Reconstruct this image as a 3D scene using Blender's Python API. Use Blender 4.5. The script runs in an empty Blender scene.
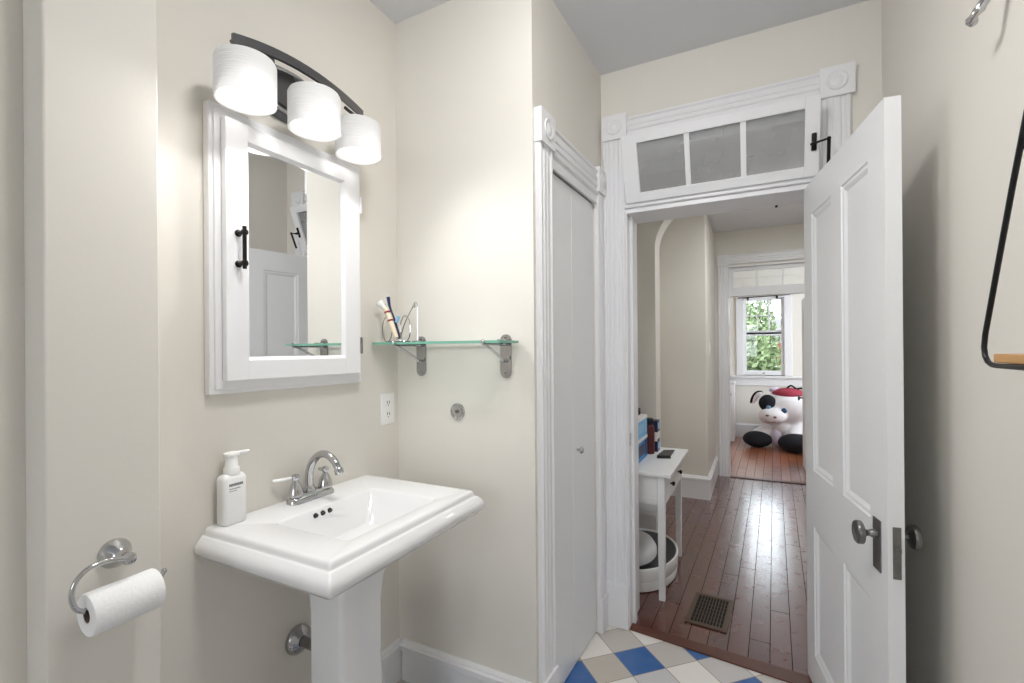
import bpy, bmesh, math, random
from math import sin, cos, pi, radians
from mathutils import Vector, Matrix

# ------------------------------------------------------------------ camera
C = bpy.context.scene.collection
SC = bpy.context.scene
YAW, PIT, ROLL, FPX, PY = 0.476874, 0.000853, -0.0076754, 474.276, 349.296
fw = Vector((-sin(YAW) * cos(PIT), cos(YAW) * cos(PIT), sin(PIT)))
rt = Vector((cos(YAW), sin(YAW), 0.0))
up = rt.cross(fw)
r2 = rt * cos(ROLL) + up * sin(ROLL)
u2 = up * cos(ROLL) - rt * sin(ROLL)
cam = bpy.data.cameras.new('camera')
cam.sensor_fit = 'HORIZONTAL'
cam.sensor_width = 36.0
cam.lens = FPX / 1024 * 36.0
cam.shift_y = (PY - 341.5) / 1024
cam.clip_start = 0.02
camo = bpy.data.objects.new('camera', cam)
C.objects.link(camo)
m3 = Matrix((r2, u2, -fw)).transposed()
camo.matrix_world = Matrix.Translation((0, 0, 1.38)) @ m3.to_4x4()
SC.camera = camo

# ------------------------------------------------------------------ world, exposure
SC.view_settings.view_transform = 'Standard'
SC.view_settings.look = 'None'
SC.view_settings.exposure = 0.50
SC.view_settings.gamma = 1.0
SC.view_settings.use_curve_mapping = False
w = bpy.data.worlds.new('sky')
SC.world = w
w.use_nodes = True
bg = w.node_tree.nodes['Background']
bg.inputs[0].default_value = (0.86, 0.93, 1.0, 1)
bg.inputs[1].default_value = 5.0
SC.cycles.max_bounces = 10
SC.cycles.diffuse_bounces = 6
SC.cycles.glossy_bounces = 5
SC.cycles.transparent_max_bounces = 12
SC.cycles.sample_clamp_indirect = 6.0


def area(name, loc, direction, sx, sy, power, col=(1, 1, 1)):
    l = bpy.data.lights.new(name, 'AREA')
    l.shape = 'RECTANGLE'
    l.size, l.size_y = sx, sy
    l.energy = power
    l.color = col
    o = bpy.data.objects.new(name, l)
    C.objects.link(o)
    o.location = loc
    o.rotation_euler = Vector(direction).to_track_quat('-Z', 'Y').to_euler()
    return o


def point(name, loc, power, r=0.03, col=(1, 1, 1), parent=None):
    l = bpy.data.lights.new(name, 'POINT')
    l.energy = power
    l.shadow_soft_size = r
    l.color = col
    o = bpy.data.objects.new(name, l)
    C.objects.link(o)
    o.location = loc
    return o


# added fill light at an assumed, unseen window behind the camera
area('bathroom_back_fill', (-0.45, -3.24, 1.65), (0, 1, -0.05), 1.0, 1.3, 0.6, (1.0, 0.985, 0.97))
# unseen fill lights added overhead in bathroom, hall and landing, without fixtures
area('bathroom_overhead_fill', (-0.35, 0.72, 2.66), (0, 0.5, -1), 0.28, 0.28, 9.0, (1.0, 0.99, 0.98))
area('hall_overhead_fill', (0.45, 3.0, 2.60), (0, 0, -1), 0.3, 0.3, 2.4, (0.96, 0.985, 1.0))
area('landing_overhead_fill', (0.35, 4.2, 2.60), (0, 0, -1), 0.3, 0.3, 10, (0.95, 0.98, 1.0))
# daylight at the far window, then side fill added at an unseen opening
area('far_window_daylight', (0.09, 8.75, 2.75), (0, -0.85, -0.6), 1.2, 0.9, 22, (0.94, 0.97, 1.0))
area('far_room_side_fill', (1.72, 6.95, 1.6), (-1, 0, -0.1), 1.0, 1.3, 9, (0.95, 0.98, 1.0))


# ------------------------------------------------------------------ helpers
def srgb(r, g, b):
    def f(c):
        c /= 255.0
        return c / 12.92 if c <= 0.04045 else ((c + 0.055) / 1.055) ** 2.4
    return (f(r), f(g), f(b), 1.0)


def mat(name, col, rough=0.5, metal=0.0, bump=0.0, bscale=40.0, var=0.0, vscale=3.0, spec=0.5, coat=0.0):
    m = bpy.data.materials.new(name)
    m.use_nodes = True
    nt = m.node_tree
    p = nt.nodes['Principled BSDF']
    p.inputs['Base Color'].default_value = col
    p.inputs['Roughness'].default_value = rough
    p.inputs['Metallic'].default_value = metal
    p.inputs['Specular IOR Level'].default_value = spec
    p.inputs['Coat Weight'].default_value = coat
    tc = nt.nodes.new('ShaderNodeTexCoord')
    if var > 0:
        n = nt.nodes.new('ShaderNodeTexNoise')
        n.inputs['Scale'].default_value = vscale
        n.inputs['Detail'].default_value = 4
        nt.links.new(tc.outputs['Object'], n.inputs['Vector'])
        mx = nt.nodes.new('ShaderNodeMix')
        mx.data_type = 'RGBA'
        mx.inputs[6].default_value = tuple(c * (1 - var) for c in col[:3]) + (1,)
        mx.inputs[7].default_value = tuple(min(1, c * (1 + var)) for c in col[:3]) + (1,)
        nt.links.new(n.outputs['Fac'], mx.inputs[0])
        nt.links.new(mx.outputs[2], p.inputs['Base Color'])
    if bump > 0:
        n = nt.nodes.new('ShaderNodeTexNoise')
        n.inputs['Scale'].default_value = bscale
        n.inputs['Detail'].default_value = 5
        nt.links.new(tc.outputs['Object'], n.inputs['Vector'])
        b = nt.nodes.new('ShaderNodeBump')
        b.inputs['Strength'].default_value = bump
        b.inputs['Distance'].default_value = 0.004
        nt.links.new(n.outputs['Fac'], b.inputs['Height'])
        nt.links.new(b.outputs['Normal'], p.inputs['Normal'])
    return m


class NB:
    """small helper for node maths"""
    def __init__(self, m):
        self.nt = m.node_tree

    def n(self, t, **kw):
        x = self.nt.nodes.new(t)
        for k, v in kw.items():
            setattr(x, k, v)
        return x

    def link(self, a, b):
        self.nt.links.new(a, b)

    def math(self, op, a, b=None, c=None):
        x = self.nt.nodes.new('ShaderNodeMath')
        x.operation = op
        for i, v in enumerate((a, b, c)):
            if v is None:
                continue
            if isinstance(v, (int, float)):
                x.inputs[i].default_value = v
            else:
                self.link(v, x.inputs[i])
        return x.outputs[0]

    def mix(self, f, a, b):
        x = self.nt.nodes.new('ShaderNodeMix')
        x.data_type = 'RGBA'
        for i, v in ((0, f), (6, a), (7, b)):
            if isinstance(v, (int, float, tuple)):
                x.inputs[i].default_value = v
            else:
                self.link(v, x.inputs[i])
        return x.outputs[2]


class MB:
    """collects shapes; build() links them as one mesh object"""
    def __init__(self):
        self.bm = bmesh.new()
        self.mi = 0
        self.sm = False

    def face(self, vs):
        try:
            f = self.bm.faces.new(vs)
            f.material_index = self.mi
            f.smooth = self.sm
            return f
        except ValueError:
            return None

    def box(self, x0, x1, y0, y1, z0, z1, bev=0.0, seg=2):
        v = [self.bm.verts.new((x, y, z)) for z in (z0, z1) for y in (y0, y1) for x in (x0, x1)]
        fs = [self.face([v[i] for i in q]) for q in
              ((0, 2, 3, 1), (4, 5, 7, 6), (0, 1, 5, 4), (2, 6, 7, 3), (0, 4, 6, 2), (1, 3, 7, 5))]
        if bev > 0:
            es = list({e for f in fs for e in f.edges})
            r = bmesh.ops.bevel(self.bm, geom=es, offset=bev, segments=seg, affect='EDGES', profile=0.5)
            for f in r['faces']:
                f.material_index = self.mi
                f.smooth = self.sm
        return self

    def quad(self, a, b, c, d):
        self.face([self.bm.verts.new(p) for p in (a, b, c, d)])
        return self

    def prism(self, pts, d):
        """planar polygon (3d points) extruded along vector d"""
        d = Vector(d)
        a = [self.bm.verts.new(p) for p in pts]
        b = [self.bm.verts.new(Vector(p) + d) for p in pts]
        n = len(pts)
        self.face(a[::-1])
        self.face(b)
        for i in range(n):
            self.face([a[i], a[(i + 1) % n], b[(i + 1) % n], b[i]])
        return self

    def loft(self, loops, cap0=True, cap1=True):
        L = [[self.bm.verts.new(p) for p in lp] for lp in loops]
        n = len(L[0])
        for a, b in zip(L, L[1:]):
            for i in range(n):
                self.face([a[i], a[(i + 1) % n], b[(i + 1) % n], b[i]])
        if cap0:
            self.face(L[0][::-1])
        if cap1:
            self.face(L[-1])
        return self

    def lathe(self, prof, origin=(0, 0, 0), axis=(0, 0, 1), n=32, cap=True, sx=1.0):
        """prof: list of (radius, height) along axis"""
        ax = Vector(axis).normalized()
        t = Vector((1, 0, 0)) if abs(ax.x) < 0.9 else Vector((0, 1, 0))
        e1 = ax.cross(t).normalized()
        e2 = ax.cross(e1)
        o = Vector(origin)
        loops = [[o + ax * h + (e1 * cos(2 * pi * i / n) * sx + e2 * sin(2 * pi * i / n)) * r for i in range(n)] for r, h in prof]
        self.loft(loops, cap, cap)
        return self

    def tube(self, path, r, n=10, closed=False):
        P = [Vector(p) for p in path]
        m = len(P)
        R = r if isinstance(r, (list, tuple)) else [r] * m
        tang = []
        for i in range(m):
            if closed:
                t = P[(i + 1) % m] - P[i - 1]
            else:
                t = P[min(i + 1, m - 1)] - P[max(i - 1, 0)]
            tang.append(t.normalized())
        ref = Vector((0, 0, 1)) if abs(tang[0].z) < 0.9 else Vector((1, 0, 0))
        e1 = tang[0].cross(ref).normalized()
        loops = []
        for i in range(m):
            if i:
                e1 = e1 - tang[i] * e1.dot(tang[i])
                e1 = e1.normalized() if e1.length > 1e-6 else tang[i].orthogonal().normalized()
            e2 = tang[i].cross(e1)
            loops.append([P[i] + (e1 * cos(2 * pi * k / n) + e2 * sin(2 * pi * k / n)) * R[i] for k in range(n)])
        if closed:
            L = [[self.bm.verts.new(p) for p in lp] for lp in loops]
            for i in range(m):
                a, b = L[i], L[(i + 1) % m]
                for k in range(n):
                    self.face([a[k], a[(k + 1) % n], b[(k + 1) % n], b[k]])
        else:
            self.loft(loops)
        return self

    def ball(self, c, rx, ry=None, rz=None, u=24, v=14):
        ry = rx if ry is None else ry
        rz = rx if rz is None else rz
        r = bmesh.ops.create_uvsphere(self.bm, u_segments=u, v_segments=v, radius=1.0)
        fs = set()
        for q in r['verts']:
            q.co = Vector((c[0] + q.co.x * rx, c[1] + q.co.y * ry, c[2] + q.co.z * rz))
            fs.update(q.link_faces)
        for f in fs:
            f.material_index = self.mi
            f.smooth = self.sm
        return self

    def build(self, name, m, parent=None, smooth=False, angle=40, loc=None, rotz=0.0):
        bmesh.ops.recalc_face_normals(self.bm, faces=self.bm.faces[:])
        me = bpy.data.meshes.new(name)
        if smooth:
            for f in self.bm.faces:
                f.smooth = True
        self.bm.to_mesh(me)
        self.bm.free()
        for x in (m if isinstance(m, (list, tuple)) else [m]):
            me.materials.append(x)
        if smooth:
            me.set_sharp_from_angle(angle=radians(angle))
        o = bpy.data.objects.new(name, me)
        C.objects.link(o)
        if parent is not None:
            o.parent = parent
        if loc is not None:
            o.location = loc
        o.rotation_euler.z = rotz
        return o


def tag(o, label=None, cat=None, group=None, kind=None):
    for k, v in (('label', label), ('category', cat), ('group', group), ('kind', kind)):
        if v:
            o[k] = v
    return o


def empty(name, loc, label, cat, group=None, kind=None, rotz=0.0):
    o = bpy.data.objects.new(name, None)
    o.empty_display_size = 0.05
    C.objects.link(o)
    o.location = loc
    o.rotation_euler.z = rotz
    return tag(o, label, cat, group, kind)


def struct(name, mb, m, label=None, cat=None, **kw):
    o = mb.build(name, m, **kw)
    return tag(o, label, cat, None, 'structure')


class Rel(MB):
    """MB in world coordinates whose object is parented to an unrotated empty"""
    def put(self, name, m, parent, smooth=False, angle=40):
        base = parent
        off = Vector((0, 0, 0))
        while base is not None:
            off += Vector(base.location)
            base = base.parent
        bmesh.ops.translate(self.bm, verts=self.bm.verts[:], vec=-off)
        return self.build(name, m, parent, smooth, angle)


def bez(p0, p1, p2, p3, n=12):
    a, b, c, d = map(Vector, (p0, p1, p2, p3))
    return [a * (1 - t) ** 3 + b * 3 * t * (1 - t) ** 2 + c * 3 * t * t * (1 - t) + d * t ** 3 for t in (i / n for i in range(n + 1))]


def smooth_path(pts, k=6):
    P = [Vector(p) for p in pts]
    out = []
    for i in range(len(P) - 1):
        a = P[max(i - 1, 0)]
        b, c = P[i], P[i + 1]
        d = P[min(i + 2, len(P) - 1)]
        for j in range(k):
            t = j / k
            out.append(0.5 * ((2 * b) + (c - a) * t + (2 * a - 5 * b + 4 * c - d) * t * t + (3 * b - a - 3 * c + d) * t ** 3))
    out.append(P[-1])
    return out


def rrect(x0, x1, y0, y1, r, z, n=5):
    pts = []
    for cx, cy, a0 in ((x1 - r, y1 - r, 0), (x0 + r, y1 - r, 90), (x0 + r, y0 + r, 180), (x1 - r, y0 + r, 270)):
        for i in range(n + 1):
            a = radians(a0 + 90 * i / n)
            pts.append((cx + r * cos(a), cy + r * sin(a), z))
    return pts


# ------------------------------------------------------------------ materials
M = {}
M['wall'] = mat('wall_paint', srgb(227, 223, 215), 0.55, bump=0.05, bscale=90, var=0.015)
M['ceil'] = mat('ceiling_paint', srgb(222, 223, 226), 0.7, bump=0.08, bscale=60)
M['trim'] = mat('trim_paint', srgb(236, 236, 238), 0.35, bump=0.05, bscale=30)
M['door'] = mat('door_paint', srgb(235, 236, 237), 0.33, bump=0.06, bscale=25)
M['porc'] = mat('porcelain', srgb(238, 238, 239), 0.07, coat=0.4)
M['cab'] = mat('cabinet_paint', srgb(240, 240, 242), 0.3)
M['chrome'] = mat('chrome', (0.56, 0.56, 0.57, 1), 0.08, 1.0)
M['nickel'] = mat('brushed_nickel', (0.17, 0.17, 0.175, 1), 0.32, 1.0, bump=0.1, bscale=200)
M['lnickel'] = mat('light_nickel', (0.55, 0.55, 0.56, 1), 0.25, 1.0)
M['dchrome'] = mat('dark_chrome', (0.44, 0.44, 0.45, 1), 0.12, 1.0)
M['pewter'] = mat('aged_pewter', (0.22, 0.215, 0.21, 1), 0.3, 0.95, bump=0.3, bscale=120, var=0.3, vscale=30)
M['bronze'] = mat('dark_bronze', srgb(30, 27, 25), 0.35, 0.6)
M['black'] = mat('black_plastic', srgb(18, 18, 20), 0.4)
M['blackwire'] = mat('black_wire', srgb(22, 23, 25), 0.35, 0.3)
M['wood'] = mat('board_wood', srgb(196, 150, 98), 0.5, var=0.2, vscale=14, bump=0.1)
M['paper'] = mat('tissue_paper', srgb(246, 246, 246), 0.9, bump=0.25, bscale=160)
M['card'] = mat('cardboard', srgb(120, 104, 88), 0.9)
M['white'] = mat('white_plastic', srgb(243, 243, 242), 0.3)
M['ink'] = mat('grey_print', srgb(120, 122, 126), 0.6)
M['mirror'] = mat('mirror_silver', (0.86, 0.87, 0.87, 1), 0.0, 1.0)
M['slot'] = mat('dark_slot', srgb(30, 30, 30), 0.6)
M['vent'] = mat('vent_metal', srgb(92, 74, 60), 0.4, 0.5)
M['vent_dark'] = mat('duct_dark', srgb(14, 11, 9), 0.8)
M['tablew'] = mat('table_paint', srgb(236, 236, 236), 0.35, bump=0.15, bscale=40)
M['blueb'] = mat('light_blue_card', srgb(150, 200, 235), 0.5, var=0.1, vscale=30)
M['blued'] = mat('mid_blue_card', srgb(70, 140, 205), 0.5, var=0.12, vscale=30)
M['sky'] = mat('sky_blue_card', srgb(120, 185, 232), 0.5, var=0.12, vscale=30)
M['maroon'] = mat('maroon_plastic', srgb(92, 32, 32), 0.35)
M['navy'] = mat('navy_plastic', srgb(28, 42, 82), 0.4)
M['tubgrey'] = mat('dark_grey_lining', srgb(84, 86, 88), 0.5)
M['plush'] = mat('white_plush', srgb(226, 223, 226), 0.95, bump=0.5, bscale=120)
M['plushb'] = mat('black_plush', srgb(16, 17, 26), 0.9, bump=0.4, bscale=120)
M['plushr'] = mat('red_knit', srgb(150, 50, 68), 0.9, bump=0.6, bscale=90, var=0.25, vscale=60)
M['plushp'] = mat('lavender_plush', srgb(214, 205, 224), 0.95, bump=0.4, bscale=120)
M['eyeb'] = mat('blue_eye', srgb(30, 72, 110), 0.2)
M['eyel'] = mat('pale_blue_eye', srgb(110, 150, 180), 0.2)
M['pink'] = mat('nostril_brown', srgb(120, 84, 92), 0.8)
M['leaf'] = mat('leaf_green', srgb(100, 116, 76), 0.6, var=0.55, vscale=1.4)
M['bark'] = mat('bark', srgb(84, 66, 52), 0.9)
M['brick'] = mat('brick_red', srgb(150, 92, 84), 0.9, var=0.2, vscale=6)
M['roof'] = mat('roof_grey', srgb(96, 92, 96), 0.9)
M['thresh'] = mat('threshold_wood', srgb(88, 46, 30), 0.35, var=0.35, vscale=9, bump=0.2)
M['rubber'] = mat('cream_handle', srgb(236, 222, 196), 0.4)


def glass_mat(name, tint, gloss=0.08, haze=0.0, hazecol=(0.8, 0.8, 0.8, 1), rough=0.02):
    m = bpy.data.materials.new(name)
    m.use_nodes = True
    nb = NB(m)
    nt = m.node_tree
    nt.nodes.remove(nt.nodes['Principled BSDF'])
    out = nt.nodes['Material Output']
    tr = nb.n('ShaderNodeBsdfTransparent')
    tr.inputs[0].default_value = tint
    gl = nb.n('ShaderNodeBsdfGlossy')
    gl.inputs['Roughness'].default_value = rough
    fr = nb.n('ShaderNodeFresnel')
    fr.inputs[0].default_value = 1.45
    f = nb.math('ADD', fr.outputs[0], gloss)
    mx = nb.n('ShaderNodeMixShader')
    nb.link(f, mx.inputs[0])
    nb.link(tr.outputs[0], mx.inputs[1])
    nb.link(gl.outputs[0], mx.inputs[2])
    last = mx
    if haze > 0:
        df = nb.n('ShaderNodeBsdfDiffuse')
        df.inputs[0].default_value = hazecol
        tc = nb.n('ShaderNodeTexCoord')
        no = nb.n('ShaderNodeTexNoise')
        no.inputs['Scale'].default_value = 5
        no.inputs['Detail'].default_value = 2
        nb.link(tc.outputs['Object'], no.inputs['Vector'])
        hz = nb.math('MULTIPLY', nb.math('ADD', no.outputs['Fac'], 1.0), haze * 0.67)
        m2 = nb.n('ShaderNodeMixShader')
        nb.link(hz, m2.inputs[0])
        nb.link(mx.outputs[0], m2.inputs[1])
        nb.link(df.outputs[0], m2.inputs[2])
        last = m2
    nb.link(last.outputs[0], out.inputs[0])
    return m


M['pane'] = glass_mat('window_glass', (0.97, 0.98, 0.98, 1), 0.0)
M['oldpane'] = glass_mat('old_dusty_glass', (0.84, 0.85, 0.86, 1), 0.02, 0.30, (0.66, 0.66, 0.67, 1))
M['shelfglass'] = glass_mat('shelf_glass', (0.93, 0.98, 0.96, 1), 0.02)
M['clear'] = glass_mat('clear_plastic', (0.93, 0.94, 0.95, 1), 0.06, 0.8, (0.85, 0.86, 0.88, 1))
M['gedge'] = mat('glass_edge_green', srgb(122, 180, 160), 0.15)

# lamp shade: white textured fabric lit from inside
m = mat('shade_fabric', srgb(222, 222, 222), 0.8)
nb = NB(m)
nt = m.node_tree
p = nt.nodes['Principled BSDF']
tc = nb.n('ShaderNodeTexCoord')
mp = nb.n('ShaderNodeMapping')
mp.inputs['Scale'].default_value = (14, 14, 190)
nb.link(tc.outputs['Object'], mp.inputs[0])
no = nb.n('ShaderNodeTexNoise')
no.inputs['Scale'].default_value = 1.0
no.inputs['Detail'].default_value = 3
nb.link(mp.outputs[0], no.inputs['Vector'])
bp_ = nb.n('ShaderNodeBump')
bp_.inputs['Strength'].default_value = 0.8
bp_.inputs['Distance'].default_value = 0.004
nb.link(no.outputs['Fac'], bp_.inputs['Height'])
nb.link(bp_.outputs[0], p.inputs['Normal'])
tl = nb.n('ShaderNodeBsdfTranslucent')
tl.inputs[0].default_value = (0.9, 0.9, 0.9, 1)
ms = nb.n('ShaderNodeMixShader')
ms.inputs[0].default_value = 0.32
nb.link(p.outputs[0], ms.inputs[1])
nb.link(tl.outputs[0], ms.inputs[2])
nb.link(ms.outputs[0], nt.nodes['Material Output'].inputs[0])
M['shade'] = m

m = mat('bulb_glow', (1, 1, 1, 1), 0.4)
m.node_tree.nodes['Principled BSDF'].inputs['Emission Color'].default_value = (1, 0.97, 0.92, 1)
m.node_tree.nodes['Principled BSDF'].inputs['Emission Strength'].default_value = 4.0
M['bulb'] = m

# bathroom floor: diagonal tiles, beige with a checker of blue and white between
m = mat('diagonal_tiles', (0.8, 0.8, 0.8, 1), 0.25)
nb = NB(m)
nt = m.node_tree
p = nt.nodes['Principled BSDF']
tc = nb.n('ShaderNodeTexCoord')
sp = nb.n('ShaderNodeSeparateXYZ')
nb.link(tc.outputs['Object'], sp.inputs[0])
X = nb.math('ADD', sp.outputs[0], 0.474)
Y = nb.math('SUBTRACT', sp.outputs[1], 2.12)
U = nb.math('ADD', nb.math('DIVIDE', nb.math('ADD', X, Y), 0.228), 0.5)
V = nb.math('ADD', nb.math('DIVIDE', nb.math('SUBTRACT', Y, X), 0.228), 0.5)
U = nb.math('ADD', U, 40.0)
V = nb.math('ADD', V, 40.0)
iu, iv = nb.math('FLOOR', U), nb.math('FLOOR', V)
par = nb.math('MODULO', nb.math('ADD', iu, iv), 2.0)
pu = nb.math('MAXIMUM', nb.math('MODULO', iu, 2.0), nb.math('GREATER_THAN', iv, 41.5))
cmb = nb.n('ShaderNodeCombineXYZ')
nb.link(iu, cmb.inputs[0])
nb.link(iv, cmb.inputs[1])
wn = nb.n('ShaderNodeTexWhiteNoise')
nb.link(cmb.outputs[0], wn.inputs['Vector'])
beige = nb.mix(wn.outputs['Value'], srgb(196, 188, 176), srgb(208, 206, 208))
bw = nb.mix(pu, srgb(38, 98, 164), srgb(236, 232, 226))
col = nb.mix(par, bw, beige)
fu = nb.math('ABSOLUTE', nb.math('SUBTRACT', nb.math('FRACT', U), 0.5))
fv = nb.math('ABSOLUTE', nb.math('SUBTRACT', nb.math('FRACT', V), 0.5))
gr = nb.math('GREATER_THAN', nb.math('MAXIMUM', fu, fv), 0.489)
col = nb.mix(gr, col, srgb(150, 138, 126))
no = nb.n('ShaderNodeTexNoise')
no.inputs['Scale'].default_value = 25
nb.link(tc.outputs['Object'], no.inputs['Vector'])
col2 = nb.mix(nb.math('MULTIPLY', no.outputs['Fac'], 0.12), col, (0.5, 0.45, 0.4, 1))
nb.link(col2, p.inputs['Base Color'])
b = nb.n('ShaderNodeBump')
b.inputs['Strength'].default_value = 0.4
b.inputs['Distance'].default_value = 0.002
nb.link(nb.math('SUBTRACT', 1.0, gr), b.inputs['Height'])
nb.link(b.outputs[0], p.inputs['Normal'])
M['tiles'] = m


def plank_floor(name, dark, light, rough=0.2):
    m = mat(name, dark, rough)
    nb = NB(m)
    nt = m.node_tree
    p = nt.nodes['Principled BSDF']
    tc = nb.n('ShaderNodeTexCoord')
    mp = nb.n('ShaderNodeMapping')
    mp.inputs['Rotation'].default_value = (0, 0, radians(1.6))
    nb.link(tc.outputs['Object'], mp.inputs[0])
    sp = nb.n('ShaderNodeSeparateXYZ')
    nb.link(mp.outputs[0], sp.inputs[0])
    bx = nb.math('ADD', nb.math('DIVIDE', sp.outputs[0], 0.086), 50.3)
    ib = nb.math('FLOOR', bx)
    fx = nb.math('ABSOLUTE', nb.math('SUBTRACT', nb.math('FRACT', bx), 0.5))
    w1 = nb.n('ShaderNodeTexWhiteNoise', noise_dimensions='1D')
    nb.link(ib, w1.inputs['W'])
    by = nb.math('ADD', nb.math('DIVIDE', sp.outputs[1], 1.7), nb.math('MULTIPLY', w1.outputs['Value'], 9.0))
    iy = nb.math('FLOOR', by)
    fy = nb.math('ABSOLUTE', nb.math('SUBTRACT', nb.math('FRACT', by), 0.5))
    cb = nb.n('ShaderNodeCombineXYZ')
    nb.link(ib, cb.inputs[0])
    nb.link(iy, cb.inputs[1])
    w2 = nb.n('ShaderNodeTexWhiteNoise')
    nb.link(cb.outputs[0], w2.inputs['Vector'])
    # grain
    mg = nb.n('ShaderNodeMapping')
    mg.inputs['Scale'].default_value = (60, 3, 1)
    nb.link(mp.outputs[0], mg.inputs[0])
    no = nb.n('ShaderNodeTexNoise')
    no.inputs['Scale'].default_value = 1.0
    no.inputs['Detail'].default_value = 6
    nb.link(mg.outputs[0], no.inputs['Vector'])
    f = nb.math('ADD', nb.math('MULTIPLY', w2.outputs['Value'], 0.55), nb.math('MULTIPLY', no.outputs['Fac'], 0.5))
    col = nb.mix(f, dark, light)
    gx = nb.math('GREATER_THAN', fx, 0.482)
    gy = nb.math('GREATER_THAN', fy, 0.4988)
    gap = nb.math('MAXIMUM', gx, gy)
    col = nb.mix(gap, col, (0.02, 0.009, 0.006, 1))
    nb.link(col, p.inputs['Base Color'])
    # worn varnish
    n2 = nb.n('ShaderNodeTexNoise')
    n2.inputs['Scale'].default_value = 14
    n2.inputs['Detail'].default_value = 3
    n2.inputs['Roughness'].default_value = 0.5
    nb.link(mp.outputs[0], n2.inputs['Vector'])
    nb.link(nb.math('ADD', nb.math('MULTIPLY', n2.outputs['Fac'], 0.22), rough - 0.08), p.inputs['Roughness'])
    h = nb.math('ADD', nb.math('MULTIPLY', n2.outputs['Fac'], 0.35), nb.math('MULTIPLY', nb.math('SUBTRACT', 1.0, gap), 1.0))
    h = nb.math('ADD', h, nb.math('MULTIPLY', fx, -0.5))
    b = nb.n('ShaderNodeBump')
    b.inputs['Strength'].default_value = 0.35
    b.inputs['Distance'].default_value = 0.003
    nb.link(h, b.inputs['Height'])
    nb.link(b.outputs[0], p.inputs['Normal'])
    nb.link(nb.math('SUBTRACT', 1.0, gap), p.inputs['Coat Weight'])
    nb.link(nb.math('MULTIPLY', nb.math('SUBTRACT', 1.0, gap), 0.5), p.inputs['Specular IOR Level'])
    p.inputs['Coat IOR'].default_value = 1.6
    p.inputs['Coat Roughness'].default_value = 0.2
    nb.link(b.outputs[0], p.inputs['Coat Normal'])
    return m


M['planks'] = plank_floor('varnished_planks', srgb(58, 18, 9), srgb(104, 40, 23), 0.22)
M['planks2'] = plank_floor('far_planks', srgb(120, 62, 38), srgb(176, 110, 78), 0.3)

# ------------------------------------------------------------------ the shell
A, B, CX, D, E = -1.355, 1.565, -0.718, 2.348, 0.448
ZC, ZH = 2.768, 2.632
struct('floor', MB().prism([(-1.5, -3.3, 0), (0.55, -3.3, 0), (0.55, 2.27, 0), (-0.85, 2.383, 0), (-1.5, 2.383, 0)], (0, 0, -0.05)), M['tiles'],
       'bathroom floor of diagonal blue white and beige tiles', 'floor')
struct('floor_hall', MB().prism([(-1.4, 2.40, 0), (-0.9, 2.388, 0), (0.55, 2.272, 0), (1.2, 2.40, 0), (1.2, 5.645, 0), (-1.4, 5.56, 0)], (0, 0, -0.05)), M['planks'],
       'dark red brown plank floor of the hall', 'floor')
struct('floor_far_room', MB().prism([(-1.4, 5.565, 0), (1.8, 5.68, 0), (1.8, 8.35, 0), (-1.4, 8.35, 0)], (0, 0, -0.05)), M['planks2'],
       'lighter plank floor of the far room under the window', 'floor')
struct('ceiling', MB().box(-1.5, 0.55, -3.3, 2.36, ZC, ZC + 0.1), M['ceil'], 'white bathroom ceiling', 'ceiling')
struct('ceiling_hall', MB().box(-1.4, 1.8, 2.5, 8.4, ZH, ZH + 0.1), M['ceil'], 'white ceiling of hall and far room', 'ceiling')
struct('wall_mirror_side', MB().box(A - 0.12, A, -3.3, 2.36, 0, ZC), M['wall'], 'beige bathroom wall behind the sink and mirrored cabinet', 'wall')
struct('wall_chase', MB().box(A, A + 0.095, 0.411, 0.617, 0, ZC, 0.004), M['wall'], 'narrow boxed out wall strip carrying the toilet paper holder', 'wall')
struct('wall_shelf_side', MB().box(A, CX - 0.09, B, B + 0.09, 0, ZC), M['wall'], 'short beige wall behind the glass shelf', 'wall')
wc = MB()
SK = 0.0294
def skew(y):
    return CX + (y - B) * SK
def skbox(y0, y1, z0, z1):
    wc.prism([(CX - .09, y0, z0), (skew(y0), y0, z0), (skew(y1), y1, z0), (CX - .09, y1, z0)], (0, 0, z1 - z0))
skbox(B, 1.70, 0, ZC)
skbox(2.237, D, 0, ZC)
skbox(1.70, 2.237, 2.095, ZC)
struct('wall_closet', wc, M['wall'], 'beige wall around the closet door', 'wall')
JL, JR, HD = -0.565, 0.20, 2.045
wd = MB()
wd.box(-1.5, JL - 0.02, D, D + 0.2, 0, ZC)
wd.box(JR + 0.035, 1.2, D, D + 0.2, 0, ZC)
wd.box(JL - 0.02, JR + 0.035, D, D + 0.2, 2.42, ZC)
struct('wall_doorway', wd, M['wall'], 'beige wall around the doorway to the hall', 'wall')
struct('wall_door_side', MB().box(E, E + 0.1, -3.3, D, 0, ZC), M['wall'], 'beige bathroom wall behind the open door', 'wall')
wb = MB()
wb.box(-1.5, -0.95, -3.3, -3.2, 0, ZC)
wb.box(0.05, 0.55, -3.3, -3.2, 0, ZC)
wb.box(-0.95, 0.05, -3.3, -3.2, 0, 1.0)
wb.box(-0.95, 0.05, -3.3, -3.2, 2.3, ZC)
struct('wall_back', wb, M['wall'], 'bathroom wall behind the viewer with an added window opening', 'wall')

# hall shell
struct('wall_hall_table_side', MB().box(-1.06, -0.96, D + 0.2, 5.6, 0, ZH), M['wall'], 'hall wall behind the white console table', 'wall')
struct('wall_hall_door_side', MB().box(0.86, 0.96, D + 0.2, 5.6, 0, ZH), M['wall'], 'hall wall hidden behind the open bathroom door', 'wall')
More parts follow.
